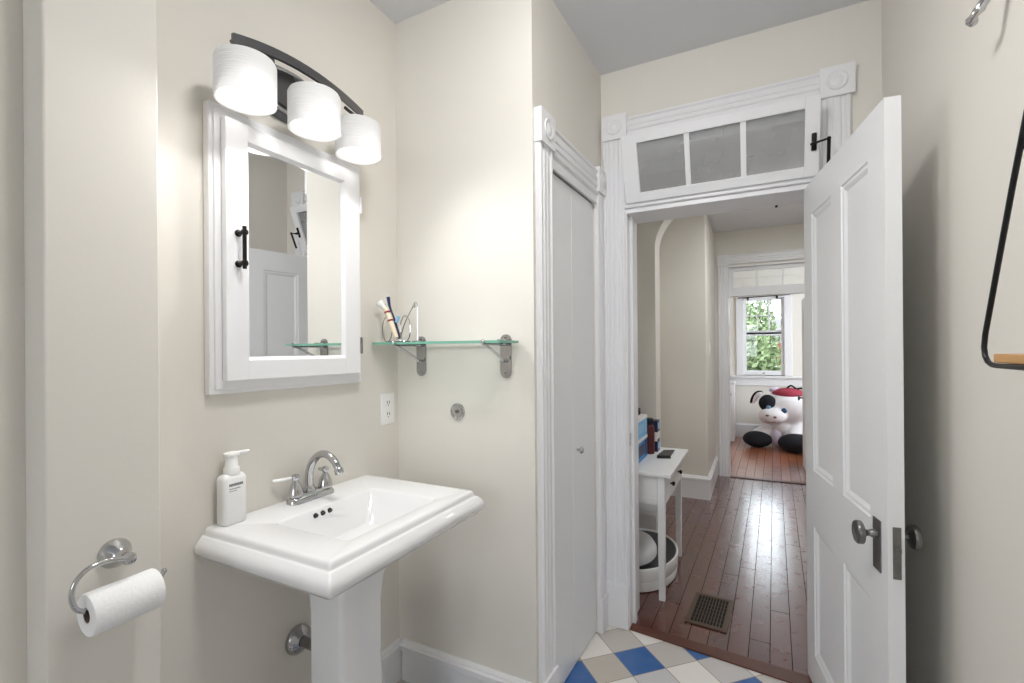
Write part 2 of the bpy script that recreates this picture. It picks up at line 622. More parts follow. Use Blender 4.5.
# arch wall: rounded-corner archway
def arch_pts(xl, xr, zt, r, y):
    pts = [(-0.96, y, 0), (-0.96, y, ZH), (0.86, y, ZH), (0.86, y, 0), (xr, y, 0)]
    for i in range(13):
        a = radians(0 + 90 * i / 12)
        pts.append((xr - r + r * cos(a), y, zt - r + r * sin(a)))
    for i in range(13):
        a = radians(90 + 90 * i / 12)
        pts.append((xl + r + r * cos(a), y, zt - r + r * sin(a)))
    pts.append((xl, y, 0))
    return pts
struct('wall_arch', MB().prism(arch_pts(-0.645, 0.74, 2.40, 0.30, 3.49), (0, 0.17, 0)), M['wall'], 'hall wall pierced by a round cornered archway', 'wall')
struct('wall_hall_corner', MB().box(-0.96, -0.406, 4.655, 5.6, 0, ZH, 0.012), M['wall'], 'projecting beige hall wall corner before the far doorway', 'wall')
wf = MB()
wf.box(-1.4, -0.28, 5.6, 5.72, 0, ZH)
wf.box(0.50, 1.8, 5.6, 5.72, 0, ZH)
wf.box(-0.28, 0.50, 5.6, 5.72, 2.26, ZH)
struct('wall_far_doorway', wf, M['wall'], 'beige wall around the far doorway', 'wall')
wr = MB()
WX0, WX1, WZ0, WZ1 = -0.205, 0.385, 0.965, 2.15
wr.box(-1.4, WX0, 8.2, 8.32, 0, ZH)
wr.box(WX1, 1.8, 8.2, 8.32, 0, ZH)
wr.box(WX0, WX1, 8.2, 8.32, 0, WZ0)
wr.box(WX0, WX1, 8.2, 8.32, WZ1, ZH)
struct('wall_far_window', wr, M['wall'], 'beige far room wall below and around the window', 'wall')
struct('wall_far_room_side', MB().box(-1.4, -1.3, 5.72, 8.2, 0, ZH), M['wall'], 'far room side wall next to the low white cabinet', 'wall')
ws = MB()  # unseen gap added in this wall to let the side fill in
ws.box(1.55, 1.65, 5.72, 6.4, 0, ZH)
ws.box(1.55, 1.65, 7.5, 8.2, 0, ZH)
ws.box(1.55, 1.65, 6.4, 7.5, 0, 0.9)
ws.box(1.55, 1.65, 6.4, 7.5, 2.25, ZH)
struct('wall_far_room_opening_side', ws, M['wall'], 'far room side wall with an opening added for fill light', 'wall')

# ------------------------------------------------------------------ baseboards
BB = [(0, 0), (0.014, 0), (0.014, 0.122), (0.018, 0.124), (0.022, 0.128), (0.024, 0.148), (0.016, 0.153), (0.016, 0.158), (0.008, 0.167), (0, 0.167)]
BT = [(0, 0), (0.02, 0), (0.02, 0.165), (0.026, 0.17), (0.026, 0.19), (0.018, 0.196), (0.010, 0.21), (0, 0.21)]


def run(prof, p0, p1, nrm):
    """profile (out, up) swept between two floor points"""
    n = Vector(nrm)
    a = Vector(p0)
    d = Vector(p1) - a
    mb = MB()
    mb.prism([a + n * o + Vector((0, 0, z)) for o, z in prof], d)
    return mb


struct('baseboard_mirror_side', run(BB, (A, 0.617, 0), (A, B, 0), (1, 0, 0)), M['trim'], 'white baseboard below the sink wall', 'baseboard')
struct('baseboard_shelf_side', run(BB, (A + 0.024, B, 0), (CX, B, 0), (0, -1, 0)), M['trim'], 'white baseboard below the glass shelf wall', 'baseboard')
struct('baseboard_door_side', run(BB, (E, -3.2, 0), (E, D, 0), (-1, 0, 0)), M['trim'], 'white baseboard behind the open door', 'baseboard')
struct('baseboard_arch', run(BT, (-0.96, 3.49, 0), (-0.645, 3.49, 0), (0, -1, 0)), M['trim'], 'white baseboard behind the console table legs', 'baseboard')
struct('baseboard_hall_corner', run(BT, (-0.96, 4.655, 0), (-0.386, 4.655, 0), (0, -1, 0)), M['trim'], 'white baseboard on the hall corner facing the bathroom', 'baseboard')
struct('baseboard_hall_corner_side', run(BT, (-0.406, 4.655, 0), (-0.406, 5.6, 0), (1, 0, 0)), M['trim'], 'white baseboard on the hall corner beside the far doorway', 'baseboard')
struct('baseboard_far_window', run(BT, (-1.3, 8.2, 0), (1.55, 8.2, 0), (0, -1, 0)), M['trim'], 'white baseboard under the far window', 'baseboard')

# ------------------------------------------------------------------ door and window trim
CW = [(0, 0), (0, .014), (.006, .022), (.013, .022), (.018, .015), (.027, .015), (.032, .021), (.045, .021), (.05, .017), (.055, .021),
      (.068, .021), (.073, .015), (.082, .015), (.087, .022), (.094, .022), (.1, .014), (.1, 0)]


def casing(origin, wdir, out, ldir, width, length, thick=1.0):
    o, wv, nv, lv = Vector(origin), Vector(wdir), Vector(out), Vector(ldir)
    mb = MB()
    mb.prism([o + wv * (a / 0.1 * width) + nv * (b * thick) for a, b in CW], lv * length)
    return mb


def block(cx, out, side, c, size, thick):
    """corner block with a turned rosette; c = centre on the wall plane, out = outward axis, side = horizontal axis"""
    mb = MB()
    o, s, z = Vector(out), Vector(side), Vector((0, 0, 1))
    h = size / 2
    c = Vector(c)
    q = [c + s * a + z * b for a, b in ((-h, -h), (h, -h), (h, h), (-h, h))]
    mb.prism(q, o * thick)
    mb.sm = True
    mb.lathe([(h * .62, 0), (h * .62, .004), (h * .56, .005), (h * .48, .001), (h * .34, .001), (h * .28, .004), (h * .16, .006), (0.0005, .006)], c + o * thick, out, 28)
    mb.sm = False
    return mb


# closet door trim on the closet wall (faces +X)
t1 = empty('trim_1', (CX, 1.95, 0), 'white moulded casing around the closet door', 'trim', kind='structure')
def P(mb, name, m, parent, smooth=False, angle=40):
    off = Vector((0, 0, 0))
    b_ = parent
    while b_ is not None:
        off += Vector(b_.location)
        b_ = b_.parent
    bmesh.ops.translate(mb.bm, verts=mb.bm.verts[:], vec=-off)
    return mb.build(name, m, parent, smooth, angle)
P(casing((CX, 1.585, 0.165), (0, 1, 0), (1, 0, 0), (0, 0, 1), 0.115, 1.975), 'side_casing', M['trim'], t1)
P(casing((CX, 2.235, 0.165), (0, 1, 0), (1, 0, 0), (0, 0, 1), 0.113, 1.975), 'side_casing', M['trim'], t1)
P(casing((CX, 1.705, 2.125), (0, 0, 1), (1, 0, 0), (0, 1, 0), 0.125, 0.53), 'head_casing', M['trim'], t1)
P(MB().box(CX, CX + 0.014, 1.70, 2.237, 2.085, 2.125, 0.003), 'head_stop', M['trim'], t1)
P(block(0, (1, 0, 0), (0, 1, 0), (CX, 1.6425, 2.203), 0.125, 0.03), 'corner_block', M['trim'], t1)
P(block(0, (1, 0, 0), (0, 1, 0), (CX, 2.288, 2.203), 0.12, 0.03), 'corner_block', M['trim'], t1)
P(MB().box(CX, CX + 0.028, 1.583, 1.702, 0, 0.165, 0.003), 'plinth_block', M['trim'], t1)
P(MB().box(CX, CX + 0.028, 2.234, 2.347, 0, 0.165, 0.003), 'plinth_block', M['trim'], t1)

# closet bifold door
d2 = empty('door_1', (CX - 0.012, 1.97, 0), 'flat white folding closet door in two leaves', 'door', kind='structure')
P(MB().box(CX - 0.035, CX - 0.006, 1.702, 1.9495, 0.006, 2.083, 0.002), 'door_leaf', M['door'], d2)
P(MB().box(CX - 0.035, CX - 0.006, 1.9525, 2.235, 0.006, 2.083, 0.002), 'door_leaf', M['door'], d2)
kb = MB().lathe([(.006, 0), (.006, .012), (.014, .016), (.016, .022), (.012, .028), (.0005, .03)], (CX - 0.006, 1.998, 0.935), (1, 0, 0), 20)
o = P(kb, 'knob', M['lnickel'], d2, True)
o['label'] = 'small round silver knob'
for e_, yy_ in ((t1, 1.95), (d2, 1.97)):
    e_.location.x += (yy_ - B) * SK
    e_.rotation_euler.z = -math.atan(SK)

# doorway trim on the doorway wall (faces -Y)
t2 = empty('trim_2', (-0.18, D, 0), 'white moulded casing around the hall doorway and its transom', 'trim', kind='structure')
P(casing((-0.684, D, 0.215), (1, 0, 0), (0, -1, 0), (0, 0, 1), 0.115, 2.202), 'side_casing', M['trim'], t2)
P(casing((0.226, D, 0.215), (1, 0, 0), (0, -1, 0), (0, 0, 1), 0.12, 2.19), 'side_casing', M['trim'], t2)
P(casing((-0.561, D, 2.420), (0, 0, 1), (0, -1, 0), (1, 0, 0), 0.097, 0.80), 'head_casing', M['trim'], t2)
P(block(0, (0, -1, 0), (1, 0, 0), (-0.621, D, 2.476), 0.121, 0.032), 'corner_block', M['trim'], t2)
P(block(0, (0, -1, 0), (1, 0, 0), (0.297, D, 2.463), 0.121, 0.032), 'corner_block', M['trim'], t2)
P(MB().box(-0.692, -0.568, D - 0.03, D, 0, 0.215, 0.004), 'plinth_block', M['trim'], t2)
P(MB().box(0.224, 0.348, D - 0.03, D, 0, 0.215, 0.004), 'plinth_block', M['trim'], t2)
jb = MB()
jb.box(JL - 0.02, JL, D - 0.012, D + 0.205, 0, HD)
jb.box(JL, JL + 0.014, D + 0.045, D + 0.09, 0, HD)
o = P(jb, 'side_jamb', M['trim'], t2)
jb = MB()
jb.box(JR + 0.015, JR + 0.035, D + 0.002, D + 0.205, 0, HD)
P(jb, 'side_jamb', M['trim'], t2)
jb = MB()
jb.box(JL - 0.02, JR + 0.035, D - 0.014, D + 0.205, HD, HD + 0.022, 0.002)
jb.box(JL - 0.012, JR + 0.03, D - 0.03, D + 0.15, HD + 0.022, HD + 0.048, 0.006)
P(jb, 'transom_bar', M['trim'], t2)
jb = MB()
jb.box(JL - 0.02, JR + 0.035, D + 0.11, D + 0.205, 2.385, 2.42)
jb.box(JL - 0.02, JL - 0.008, D, D + 0.205, HD + 0.05, 2.385)
jb.box(JR + 0.025, JR + 0.035, D, D + 0.205, HD + 0.05, 2.385)
P(jb, 'transom_jamb', M['trim'], t2)
o = P(MB().tube([(0.085, D + 0.195, HD), (0.085, D + 0.195, HD - 0.008)], 0.0055, 10), 'door_stop_pin', M['black'], t2)
o['label'] = 'small black pin under the door head'
P(MB().box(JL, JL + 0.0015, D + 0.105, D + 0.135, 1.695, 1.725), 'latch_mark', M['slot'], t2)
P(MB().box(JL, JL + 0.002, D + 0.012, D + 0.035, 0.90, 0.96), 'strike_plate', M['lnickel'], t2)

# tilting transom sash
TL = empty('window_1', (-0.165, D - 0.012, 2.096), 'white three pane transom window tilted open above the hall doorway', 'window', kind='structure')
TL.rotation_euler.x = radians(20)
sw, sh, st = 0.395, 0.305, 0.034     # half width, height, thickness
px = [(-0.325, -0.118), (-0.096, 0.108), (0.130, 0.343)]
fr = MB()
fr.box(-sw, -0.325, -st, 0, 0, sh, 0.002)
fr.box(0.343, sw, -st, 0, 0, sh, 0.002)
fr.box(-0.325, 0.343, -st, 0, 0, 0.042, 0.002)
fr.box(-0.325, 0.343, -st, 0, 0.262, sh, 0.002)
fr.box(-0.118, -0.096, -st + .006, -0.004, 0.042, 0.262)
fr.box(0.108, 0.130, -st + .006, -0.004, 0.042, 0.262)
fr.build('sash_frame', M['trim'], TL)
for a, b in px:
    MB().box(a, b, -0.020, -0.016, 0.042, 0.262).build('pane', M['oldpane'], TL)
lt = MB()
lt.box(0.366, 0.384, -st - .006, -st, 0.098, 0.166, 0.004)
lt.tube([(0.375, -st - .004, 0.128), (0.375, -st - .026, 0.128)], 0.008, 10)
lt.tube([(0.360, -st - .024, 0.124), (0.428, -st - .024, 0.137)], 0.0042, 8)
lt.ball((0.423, -st - .024, 0.136), 0.0075, u=12, v=8)
lt.tube([(0.423, -st - .024, 0.136), (0.425, -st - .016, 0.03)], 0.0065, 8)
o = lt.build('latch', M['bronze'], TL, True)
o['label'] = 'black hinged transom latch'

# threshold boards
struct('trim_3', MB().prism([(JL, 2.330, 0), (0.235, 2.238, 0), (0.235, 2.325, 0), (JL, 2.385, 0)], (0, 0, 0.007)), M['thresh'], 'reddish wooden threshold strip between the tiles and the hall planks', 'threshold')
struct('trim_4', MB().prism([(-0.262, 5.555, 0), (0.50, 5.59, 0), (0.50, 5.655, 0), (-0.262, 5.62, 0)], (0, 0, 0.008)), M['thresh'], 'dark wooden threshold strip in the far doorway', 'threshold')

# ------------------------------------------------------------------ bathroom door (four panels)
def panel_door(mb, wd, ht, th, z0, panels, ins=0.026, dep=0.011):
    xs = sorted({0, wd} | {a for p_ in panels for a in p_[:2]})
    zs = sorted({z0, ht} | {a for p_ in panels for a in p_[2:]})
    for i in range(len(xs) - 1):
        for j in range(len(zs) - 1):
            x0, x1, a0, a1 = xs[i], xs[i + 1], zs[j], zs[j + 1]
            if not any(abs(x0 - p_[0]) < 1e-6 and p_[2] - 1e-6 <= a0 and a1 <= p_[3] + 1e-6 for p_ in panels):
                mb.quad((x0, 0, a0), (x1, 0, a0), (x1, 0, a1), (x0, 0, a1))
                mb.quad((x0, th, a0), (x0, th, a1), (x1, th, a1), (x1, th, a0))
    for x0, x1, a0, a1 in panels:
        for y, s in ((0, 1), (th, -1)):
            rings = []
            for k, dd in ((0, 0), (0.004, 0.004), (ins * .55, 0.0045), (ins, dep)):
                rings.append([(x0 + k, y + s * dd, a0 + k), (x1 - k, y + s * dd, a0 + k), (x1 - k, y + s * dd, a1 - k), (x0 + k, y + s * dd, a1 - k)])
            mb.loft(rings, False, True)
    mb.quad((0, 0, z0), (0, th, z0), (wd, th, z0), (wd, 0, z0))
    mb.quad((0, 0, ht), (wd, 0, ht), (wd, th, ht), (0, th, ht))
    mb.quad((0, 0, z0), (0, 0, ht), (0, th, ht), (0, th, z0))
    mb.quad((wd, 0, z0), (wd, th, z0), (wd, th, ht), (wd, 0, ht))
    bmesh.ops.remove_doubles(mb.bm, verts=mb.bm.verts[:], dist=1e-5)
    return mb


DA = math.atan2(1.58 - 2.348, 0.305 - 0.18)
door = empty('door_2', (0.18, D - 0.002, 0), 'open white four panel bathroom door with dark metal knobs', 'door', kind='structure', rotz=DA)
DW, DH, DT = 0.778, 2.044, 0.038
panel_door(MB(), DW, DH, DT, 0.010, [(.106, .342, .145, .663), (.443, .668, .145, .663), (.106, .342, .888, 1.916), (.443, .668, .888, 1.916)]).build('door_leaf', M['door'], door)
KP = [(.011, 0), (.011, .012), (.0085, .015), (.0085, .022), (.013, .028), (.024, .031), (.031, .034), (.032, .037), (.032, .046), (.030, .049), (.024, .0495), (.022, .048), (.0005, .0485)]
for s in (1, -1):
    y0 = 0 if s > 0 else DT
    o = MB().box(.692, .740, y0 - .004 if s > 0 else y0, y0 if s > 0 else y0 + .004, .760, .902, 0.001).build('escutcheon_plate', M['pewter'], door)
    o['label'] = 'dark metal plate behind the knob'
    o = MB().lathe(KP, (.716, y0 - .004 * s, .860), (0, -s, 0), 28).build('door_knob', M['pewter'], door, True)
    o['label'] = 'round flat faced dark metal knob'
lp = MB().box(DW, DW + .002, .011, .030, .764, .902, 0.0005)
lp.box(DW + .002, DW + .012, .013, .028, .835, .850, 0.003)
lp.tube([(DW + .001, .0205, .815), (DW + .004, .0205, .815)], .006, 12)
o = lp.build('lock_plate', M['pewter'], door)
o['label'] = 'dark lock plate on the door edge'
for z in (1.75, 0.3):
    MB().tube([(-.006, DT - .006, z - .045), (-.006, DT - .006, z + .045)], .005, 10).build('hinge', M['trim'], door)

# ------------------------------------------------------------------ medicine cabinet
mc = empty('medicine_cabinet', (A, 1.05, 1.26), 'white framed mirrored medicine cabinet hanging above the sink', 'cabinet')
Y0, Y1, Z0, Z1 = 0.772, 1.330, 1.262, 2.072
f_ = MB()
f_.box(A + .0005, A + .026, Y0, Y1, Z0, Z1, 0.003)
f_.box(A + .024, A + .032, Y0 + .012, Y1 - .012, Z0 + .012, Z1 - .012, 0.004)
P(f_, 'cabinet_frame', M['cab'], mc)
y0, y1, z0, z1 = 0.802, 1.300, 1.298, 2.034
gy0, gy1, gz0, gz1 = 0.868, 1.228, 1.357, 1.984
d_ = MB()
xf0, xf1 = A + .033, A + .055
d_.box(xf0, xf1, y0, gy0, z0, z1, .003)
d_.box(xf0, xf1, gy1, y1, z0, z1, .003)
d_.box(xf0, xf1, gy0 - .003, gy1 + .003, z0, gz0, .003)
d_.box(xf0, xf1, gy0 - .003, gy1 + .003, gz1, z1, .003)
# sloping glazing bead
lp_ = []
for k, xx in ((0, xf1 - .002), (.008, xf1 - .012)):
    lp_.append([(xx, gy0 + k, gz0 + k), (xx, gy1 - k, gz0 + k), (xx, gy1 - k, gz1 - k), (xx, gy0 + k, gz1 - k)])
d_.loft(lp_, False, False)
cd = P(d_, 'door', M['cab'], mc)
o = P(MB().box(xf0 + .002, xf1 - .012, gy0 + .002, gy1 - .002, gz0 + .002, gz1 - .002), 'mirror', M['mirror'], cd)
o['label'] = 'mirror glass in a white frame'
h_ = MB()
hy = 0.836
for z in (1.628, 1.715):
    h_.lathe([(.010, 0), (.010, .003), (.006, .006), (.006, .022), (.009, .025), (.009, .033), (.0005, .035)], (xf1, hy, z), (1, 0, 0), 16)
h_.tube([(xf1 + .029, hy, 1.612), (xf1 + .029, hy, 1.731)], .0055, 10)
o = P(h_, 'handle', M['bronze'], cd, True)
o['label'] = 'black bar pull'
for z in (1.92, 1.40):
    P(MB().box(xf0, xf1 + .004, y1, y1 + .008, z - .03, z + .03, .002), 'hinge', M['cab'] if z > 1.5 else M['pewter'], mc)

# ------------------------------------------------------------------ vanity light
vl = empty('vanity_light', (A, 1.05, 2.2), 'three shade wall lamp with arched grey metal bar above the mirrored cabinet', 'wall lamp')
bar = MB()
bp0, bp1, zs_, zm = 0.808, 1.292, 2.243, 2.280
N = 20
top, bot = [], []
for i in range(N + 1):
    t = i / N
    y = bp0 + (bp1 - bp0) * t
    z = zs_ + (zm - zs_) * (1 - (2 * t - 1) ** 2)
    top.append((y, z + .014))
    bot.append((y, z - .014))
poly = top + bot[::-1]
bar.prism([(A + .074, y, z) for y, z in poly], (.010, 0, 0))
for y in (.93, 1.14):
    bar.box(A + .010, A + .075, y - .012, y + .012, 2.235, 2.262, .003)
P(bar, 'back_bar', M['nickel'], vl)
wp = MB()
def ell(ry, rz, x, zc, n=40):
    return [(x, 1.035 + ry * cos(2 * pi * i / n), zc + rz * sin(2 * pi * i / n)) for i in range(n)]
wp.loft([ell(.15, .085, A + .0005, 2.205), ell(.15, .085, A + .012, 2.205), ell(.143, .078, A + .016, 2.205), ell(.118, .056, A + .022, 2.205), ell(.112, .050, A + .034, 2.205)])
P(wp, 'wall_plate', M['nickel'], vl, True, 30)
rg = MB()
ring = [(A + .03, 1.035 + .128 * cos(a), 2.205 + .066 * sin(a)) for a in (2 * pi * i / 40 for i in range(40))]
rg.tube(ring, .007, 8, closed=True)
o = P(rg, 'plate_rim', M['lnickel'], vl, True)
o['label'] = 'lighter silver rim of the wall plate'
SH = [(-1.215, .806), (-1.190, 1.008), (-1.215, 1.210)]
for x, y in SH:
    arm = MB()
    arm.tube(bez((A + .080, y, 2.232), (A + .10, y, 2.212), (x - .01, y, 2.196), (x, y, 2.172), 10), .006, 10)
    arm.lathe([(.02, 2.135), (.022, 2.14), (.022, 2.172), (.012, 2.178)], (x, y, 0), (0, 0, 1), 20)
    P(arm, 'socket_arm', M['nickel'], vl, True)
    shd = MB()
    R, zb, zt = .0755, 2.050, 2.165
    rim = [(R - .001, zb), (R, zb), (R, zt - .012), (R - .004, zt - .004), (R - .014, zt), (.02, zt),
           (.02, zt - .003), (R - .015, zt - .003), (R - .006, zt - .007), (R - .0035, zt - .014), (R - .0035, zb)]
    shd.lathe(rim, (x, y, 0), (0, 0, 1), 48, cap=False)
    so = P(shd, 'lamp_shade', M['shade'], vl, True, 60)
    so['label'] = 'white textured drum shade, lit'
    bl = MB().lathe([(.012, 2.137), (.014, 2.125), (.026, 2.106), (.03, 2.095), (.026, 2.08), (.014, 2.07), (.0005, 2.068)], (x, y, 0), (0, 0, 1), 20)
    P(bl, 'bulb', M['bulb'], so, True)
    # the lit lower opening of the shade, and the bulb's glow inside it
    al = area('vanity_lamp_light', (x + .008, y, 2.050), (.70, -.22, -.67), .05, .05, (1.4, 2.1, 0.85)[SH.index((x, y))], (1.0, 0.99, 0.98))
    al.data.shape = 'DISK'
    point('vanity_bulb_light', (x, y + .045, 2.11), 0.09, 0.012, (1.0, 0.98, 0.95))

# ------------------------------------------------------------------ pedestal sink
sk = empty('pedestal_sink', (-1.13, 1.078, 0), 'white rectangular pedestal sink standing under the mirrored cabinet', 'sink')
sx0, sx1, sy0, sy1 = A + .001, -0.872, 0.772, 1.384
ZR = 0.898
def rl(off, z, r=0.012):
    return rrect(sx0, sx1 + off, sy0 - off, sy1 + off, max(r, 0.004), z)
bs = MB()
bs.sm = True
ox0, ox1, oy0, oy1 = -1.212, -0.925, 0.872, 1.262
outer = [(-.10, .803), (-.03, .806), (-.006, .808), (.004, .812), (.013, .818), (.017, .823), (.024, .829), (.030, .837), (.0325, .846), (.031, .855), (.027, .863), (.021, .870), (.015, .876), (.012, .8788), (.009, .8785), (.0075, .880), (.0062, .884), (.0045, .890), (.0015, .8955), (-.004, ZR), (-.012, ZR)]
loops = []
for off, z in outer:
    loops.append(rrect(sx0, sx1 + off, sy0 - off, sy1 + off, 0.007 if off > -.02 else 0.02, z))
inner = [(0, ZR, .014), (.004, ZR - .002, .016), (.008, ZR - .008, .02), (.02, ZR - .04, .03), (.045, ZR - .085, .04), (.08, ZR - .125, .05), (.105, ZR - .135, .035)]
for k, z, r in inner:
    loops.append(rrect(ox0 + k * .9, ox1 - k, oy0 + k * 1.25, oy1 - k * 1.25, r, z))
bs.loft(loops)
basin = P(bs, 'basin', M['porc'], sk, True, 50)
for y in (1.009, 1.036, 1.063):
    hb = MB().lathe([(.0075, -.004), (.0075, .004)], (-1.2, y, .878), (1, 0, -.42), 16)
    o = P(hb, 'overflow_hole', M['slot'], basin)
dr = MB().lathe([(.022, 0), (.022, .003), (.017, .004), (.015, .001), (.0005, .001)], (-1.06, 1.067, ZR - .1345), (0, 0, 1), 24)
P(dr, 'drain', M['chrome'], basin, True)
pd = MB()
PL = [(-1.31, -.95, .90, 1.255, .804), (-1.27, -.985, .925, 1.225, .785), (-1.235, -1.015, .952, 1.198, .75), (-1.215, -1.045, .970, 1.176, .715), (-1.208, -1.060, .980, 1.162, .67),
      (-1.205, -1.066, .984, 1.153, .60), (-1.205, -1.066, .984, 1.153, .40), (-1.208, -1.06, .986, 1.162, .2), (-1.22, -1.045, .975, 1.175, .12), (-1.23, -1.03, .955, 1.195, .07), (-1.24, -1.02, .945, 1.205, .05), (-1.24, -1.02, .945, 1.205, 0.0)]
pd.loft([rrect(a, b, c, d, .016, z, 4) for a, b, c, d, z in PL])
P(pd, 'pedestal', M['porc'], sk, True, 50)

# faucet
fc = empty('faucet', (-1.305, 1.08, ZR), 'chrome two handle arched faucet on the back of the white sink', 'faucet')
bb_ = MB()
for i, (g, z) in enumerate(((0, ZR + .0005), (0, ZR + .012), (.006, ZR + .018), (.012, ZR + .022))):
    pass
bb_.loft([rrect(-1.331 + g, -1.279 - g, .994 + g, 1.166 - g, .025 - g * .8, z, 6) for g, z in ((0, ZR + .0005), (0, ZR + .010), (.003, ZR + .016), (.009, ZR + .020), (.011, ZR + .026))])
P(bb_, 'faucet_base', M['chrome'], fc, True, 35)
sp_ = MB()
sp_.tube(smooth_path([(-1.312, 1.08, .920), (-1.314, 1.08, .955), (-1.310, 1.08, .990), (-1.293, 1.08, 1.022), (-1.262, 1.08, 1.045), (-1.228, 1.08, 1.047), (-1.195, 1.08, 1.028), (-1.176, 1.08, 1.000)], 5),
         [.0135 - .00007 * i for i in range(36)], 14)
sp_.lathe([(.013, 0), (.0145, .004), (.0145, .016), (.012, .018)], (-1.180, 1.08, 1.008), (.45, 0, -.9), 16)
sp_.lathe([(.02, .922), (.02, .928), (.015, .935), (.0135, .94)], (-1.312, 1.08, 0), (0, 0, 1), 20)
P(sp_, 'spout', M['chrome'], fc, True)
HP = [(.023, 0), (.023, .008), (.0215, .012), (.020, .022), (.016, .032), (.011, .042), (.0085, .047), (.0105, .050), (.0125, .055), (.0125, .061), (.009, .067), (.0005, .069)]
for y, lev in ((1.022, (-.6, -1.0)), (1.138, (-1.0, .15))):
    hn = MB().lathe(HP, (-1.305, y, ZR + .024), (0, 0, 1), 22)
    ho = P(hn, 'faucet_handle', M['chrome'], fc, True)
    lv = MB()
    dx, dy = lev
    ll = math.hypot(dx, dy)
    dx, dy = dx / ll, dy / ll
    L_ = .066 if y < 1.1 else .035
    lv.tube([(-1.305, y, ZR + .082), (-1.305 + dx * L_ * .5, y + dy * L_ * .5, ZR + .079), (-1.305 + dx * L_, y + dy * L_, ZR + .078)], [.004, .0052, .006], 10)
    lo = P(lv, 'lever', M['white'] if y < 1.1 else M['chrome'], ho, True)

# soap bottle
sb = empty('soap_dispenser', (-1.322, .826, ZR), 'white rectangular pump soap bottle with grey print on the sink corner', 'soap dispenser')
b_ = MB()
def bl_(k, z, r=.012):
    return rrect(-1.3435 + k, -1.3005 - k, .792 + k, .860 - k, max(r - k * .3, .004), z)
b_.loft([bl_(.003, ZR + .0005), bl_(0, ZR + .004), bl_(0, ZR + .125), bl_(.002, ZR + .132), bl_(.007, ZR + .138), bl_(.013, ZR + .140)])
bo = P(b_, 'bottle', M['white'], sb, True, 50)
pr = MB()
random.seed(4)
y = .806
while y < .842:
    w_ = random.uniform(.003, .0045)
    pr.box(-1.3004, -1.2999, y, y + w_, ZR + .1075, ZR + .1145)
    y += w_ + .0008
for zz, hh, yy in ((.099, .0022, .838), (.093, .0016, .828)):
    y = .806
    while y < yy:
        w_ = random.uniform(.0015, .003)
        pr.box(-1.3004, -1.2999, y, y + w_, ZR + zz, ZR + zz + hh)
        y += w_ + .001
o = P(pr, 'print', M['ink'], bo)
o['label'] = 'small grey printed lines'
cl = MB().lathe([(.0205, .138), (.0205, .154), (.019, .157), (.0165, .160), (.016, .180), (.0145, .184), (.0140, .192)], (-1.322, .826, ZR), (0, 0, 1), 24)
P(cl, 'collar', M['white'], sb, True)
nz = MB()
nz.loft([rrect(-1.337, -1.307, .806, .846, .012, ZR + .190, 5), rrect(-1.337, -1.307, .806, .846, .012, ZR + .196, 5), rrect(-1.334, -1.310, .810, .842, .01, ZR + .199, 5)])
nz.tube([(-1.318, .84, ZR + .194), (-1.310, .856, ZR + .196), (-1.305, .868, ZR + .197)], [.006, .0048, .004], 10)
P(nz, 'pump_head', M['white'], sb, True, 50)

# chrome pipe flange under the sink
pf = empty('pipe_flange', (A, 1.062, .43), 'chrome domed pipe flange on the wall under the sink', 'pipe fitting')
P(MB().lathe([(.046, 0.0005), (.047, .006), (.044, .016), (.034, .026), (.024, .032), (.022, .034)], (A, 1.062, .432), (1, 0, 0), 32), 'flange', M['dchrome'], pf, True)
P(MB().tube([(A + .03, 1.062, .432), (A + .148, 1.062, .432)], .0165, 18), 'drain_pipe', M['pewter'], pf, True)

# ------------------------------------------------------------------ outlet, cap, switch
ol = empty('wall_outlet', (A, 1.497, 1.14), 'white double wall outlet beside the corner below the glass shelf', 'outlet')
P(MB().box(A + .0005, A + .006, 1.458, 1.536, 1.078, 1.205, .002), 'cover_plate', M['white'], ol)
for z in (1.165, 1.118):
    so = P(MB().loft([rrect(1.479, 1.515, z - .015, z + .015, .008, 0)] and [[(A + .006, a, b) for a, b, _ in rrect(1.480, 1.514, z - .016, z + .016, .008, 0)], [(A + .008, a, b) for a, b, _ in rrect(1.480, 1.514, z - .016, z + .016, .008, 0)]]), 'socket', M['white'], ol)
    sl = MB()
    for yy in (1.491, 1.503):
        sl.box(A + .008, A + .0086, yy - .0015, yy + .0015, z - .002, z + .009)
    sl.tube([(A + .008, 1.497, z - .009), (A + .0086, 1.497, z - .009)], .0025, 8)
    P(sl, 'slots', M['slot'], so)
wcap = empty('access_plug', (-1.051, B, 1.138), 'round chrome wall cap with centre screw below the glass shelf', 'plug')
P(MB().lathe([(.033, .0005), (.033, .004), (.031, .007), (.026, .008), (.022, .005), (.014, .005), (.0005, .006)], (-1.051, B, 1.138), (0, -1, 0), 32), 'cap_disc', M['chrome'], wcap, True, 25)
P(MB().lathe([(.007, 0), (.007, .004), (.004, .006), (.0005, .006)], (-1.051, B - .006, 1.138), (0, -1, 0), 14), 'screw', M['pewter'], wcap, True)
ls = empty('light_switch', (-.406, 4.90, 1.38), 'white light switch plate on the side of the hall corner', 'light switch')
P(MB().box(-.406, -.401, 4.865, 4.935, 1.32, 1.44, .0015), 'cover_plate', M['white'], ls)
P(MB().box(-.401, -.392, 4.894, 4.906, 1.365, 1.395, .002), 'toggle', M['white'], ls)

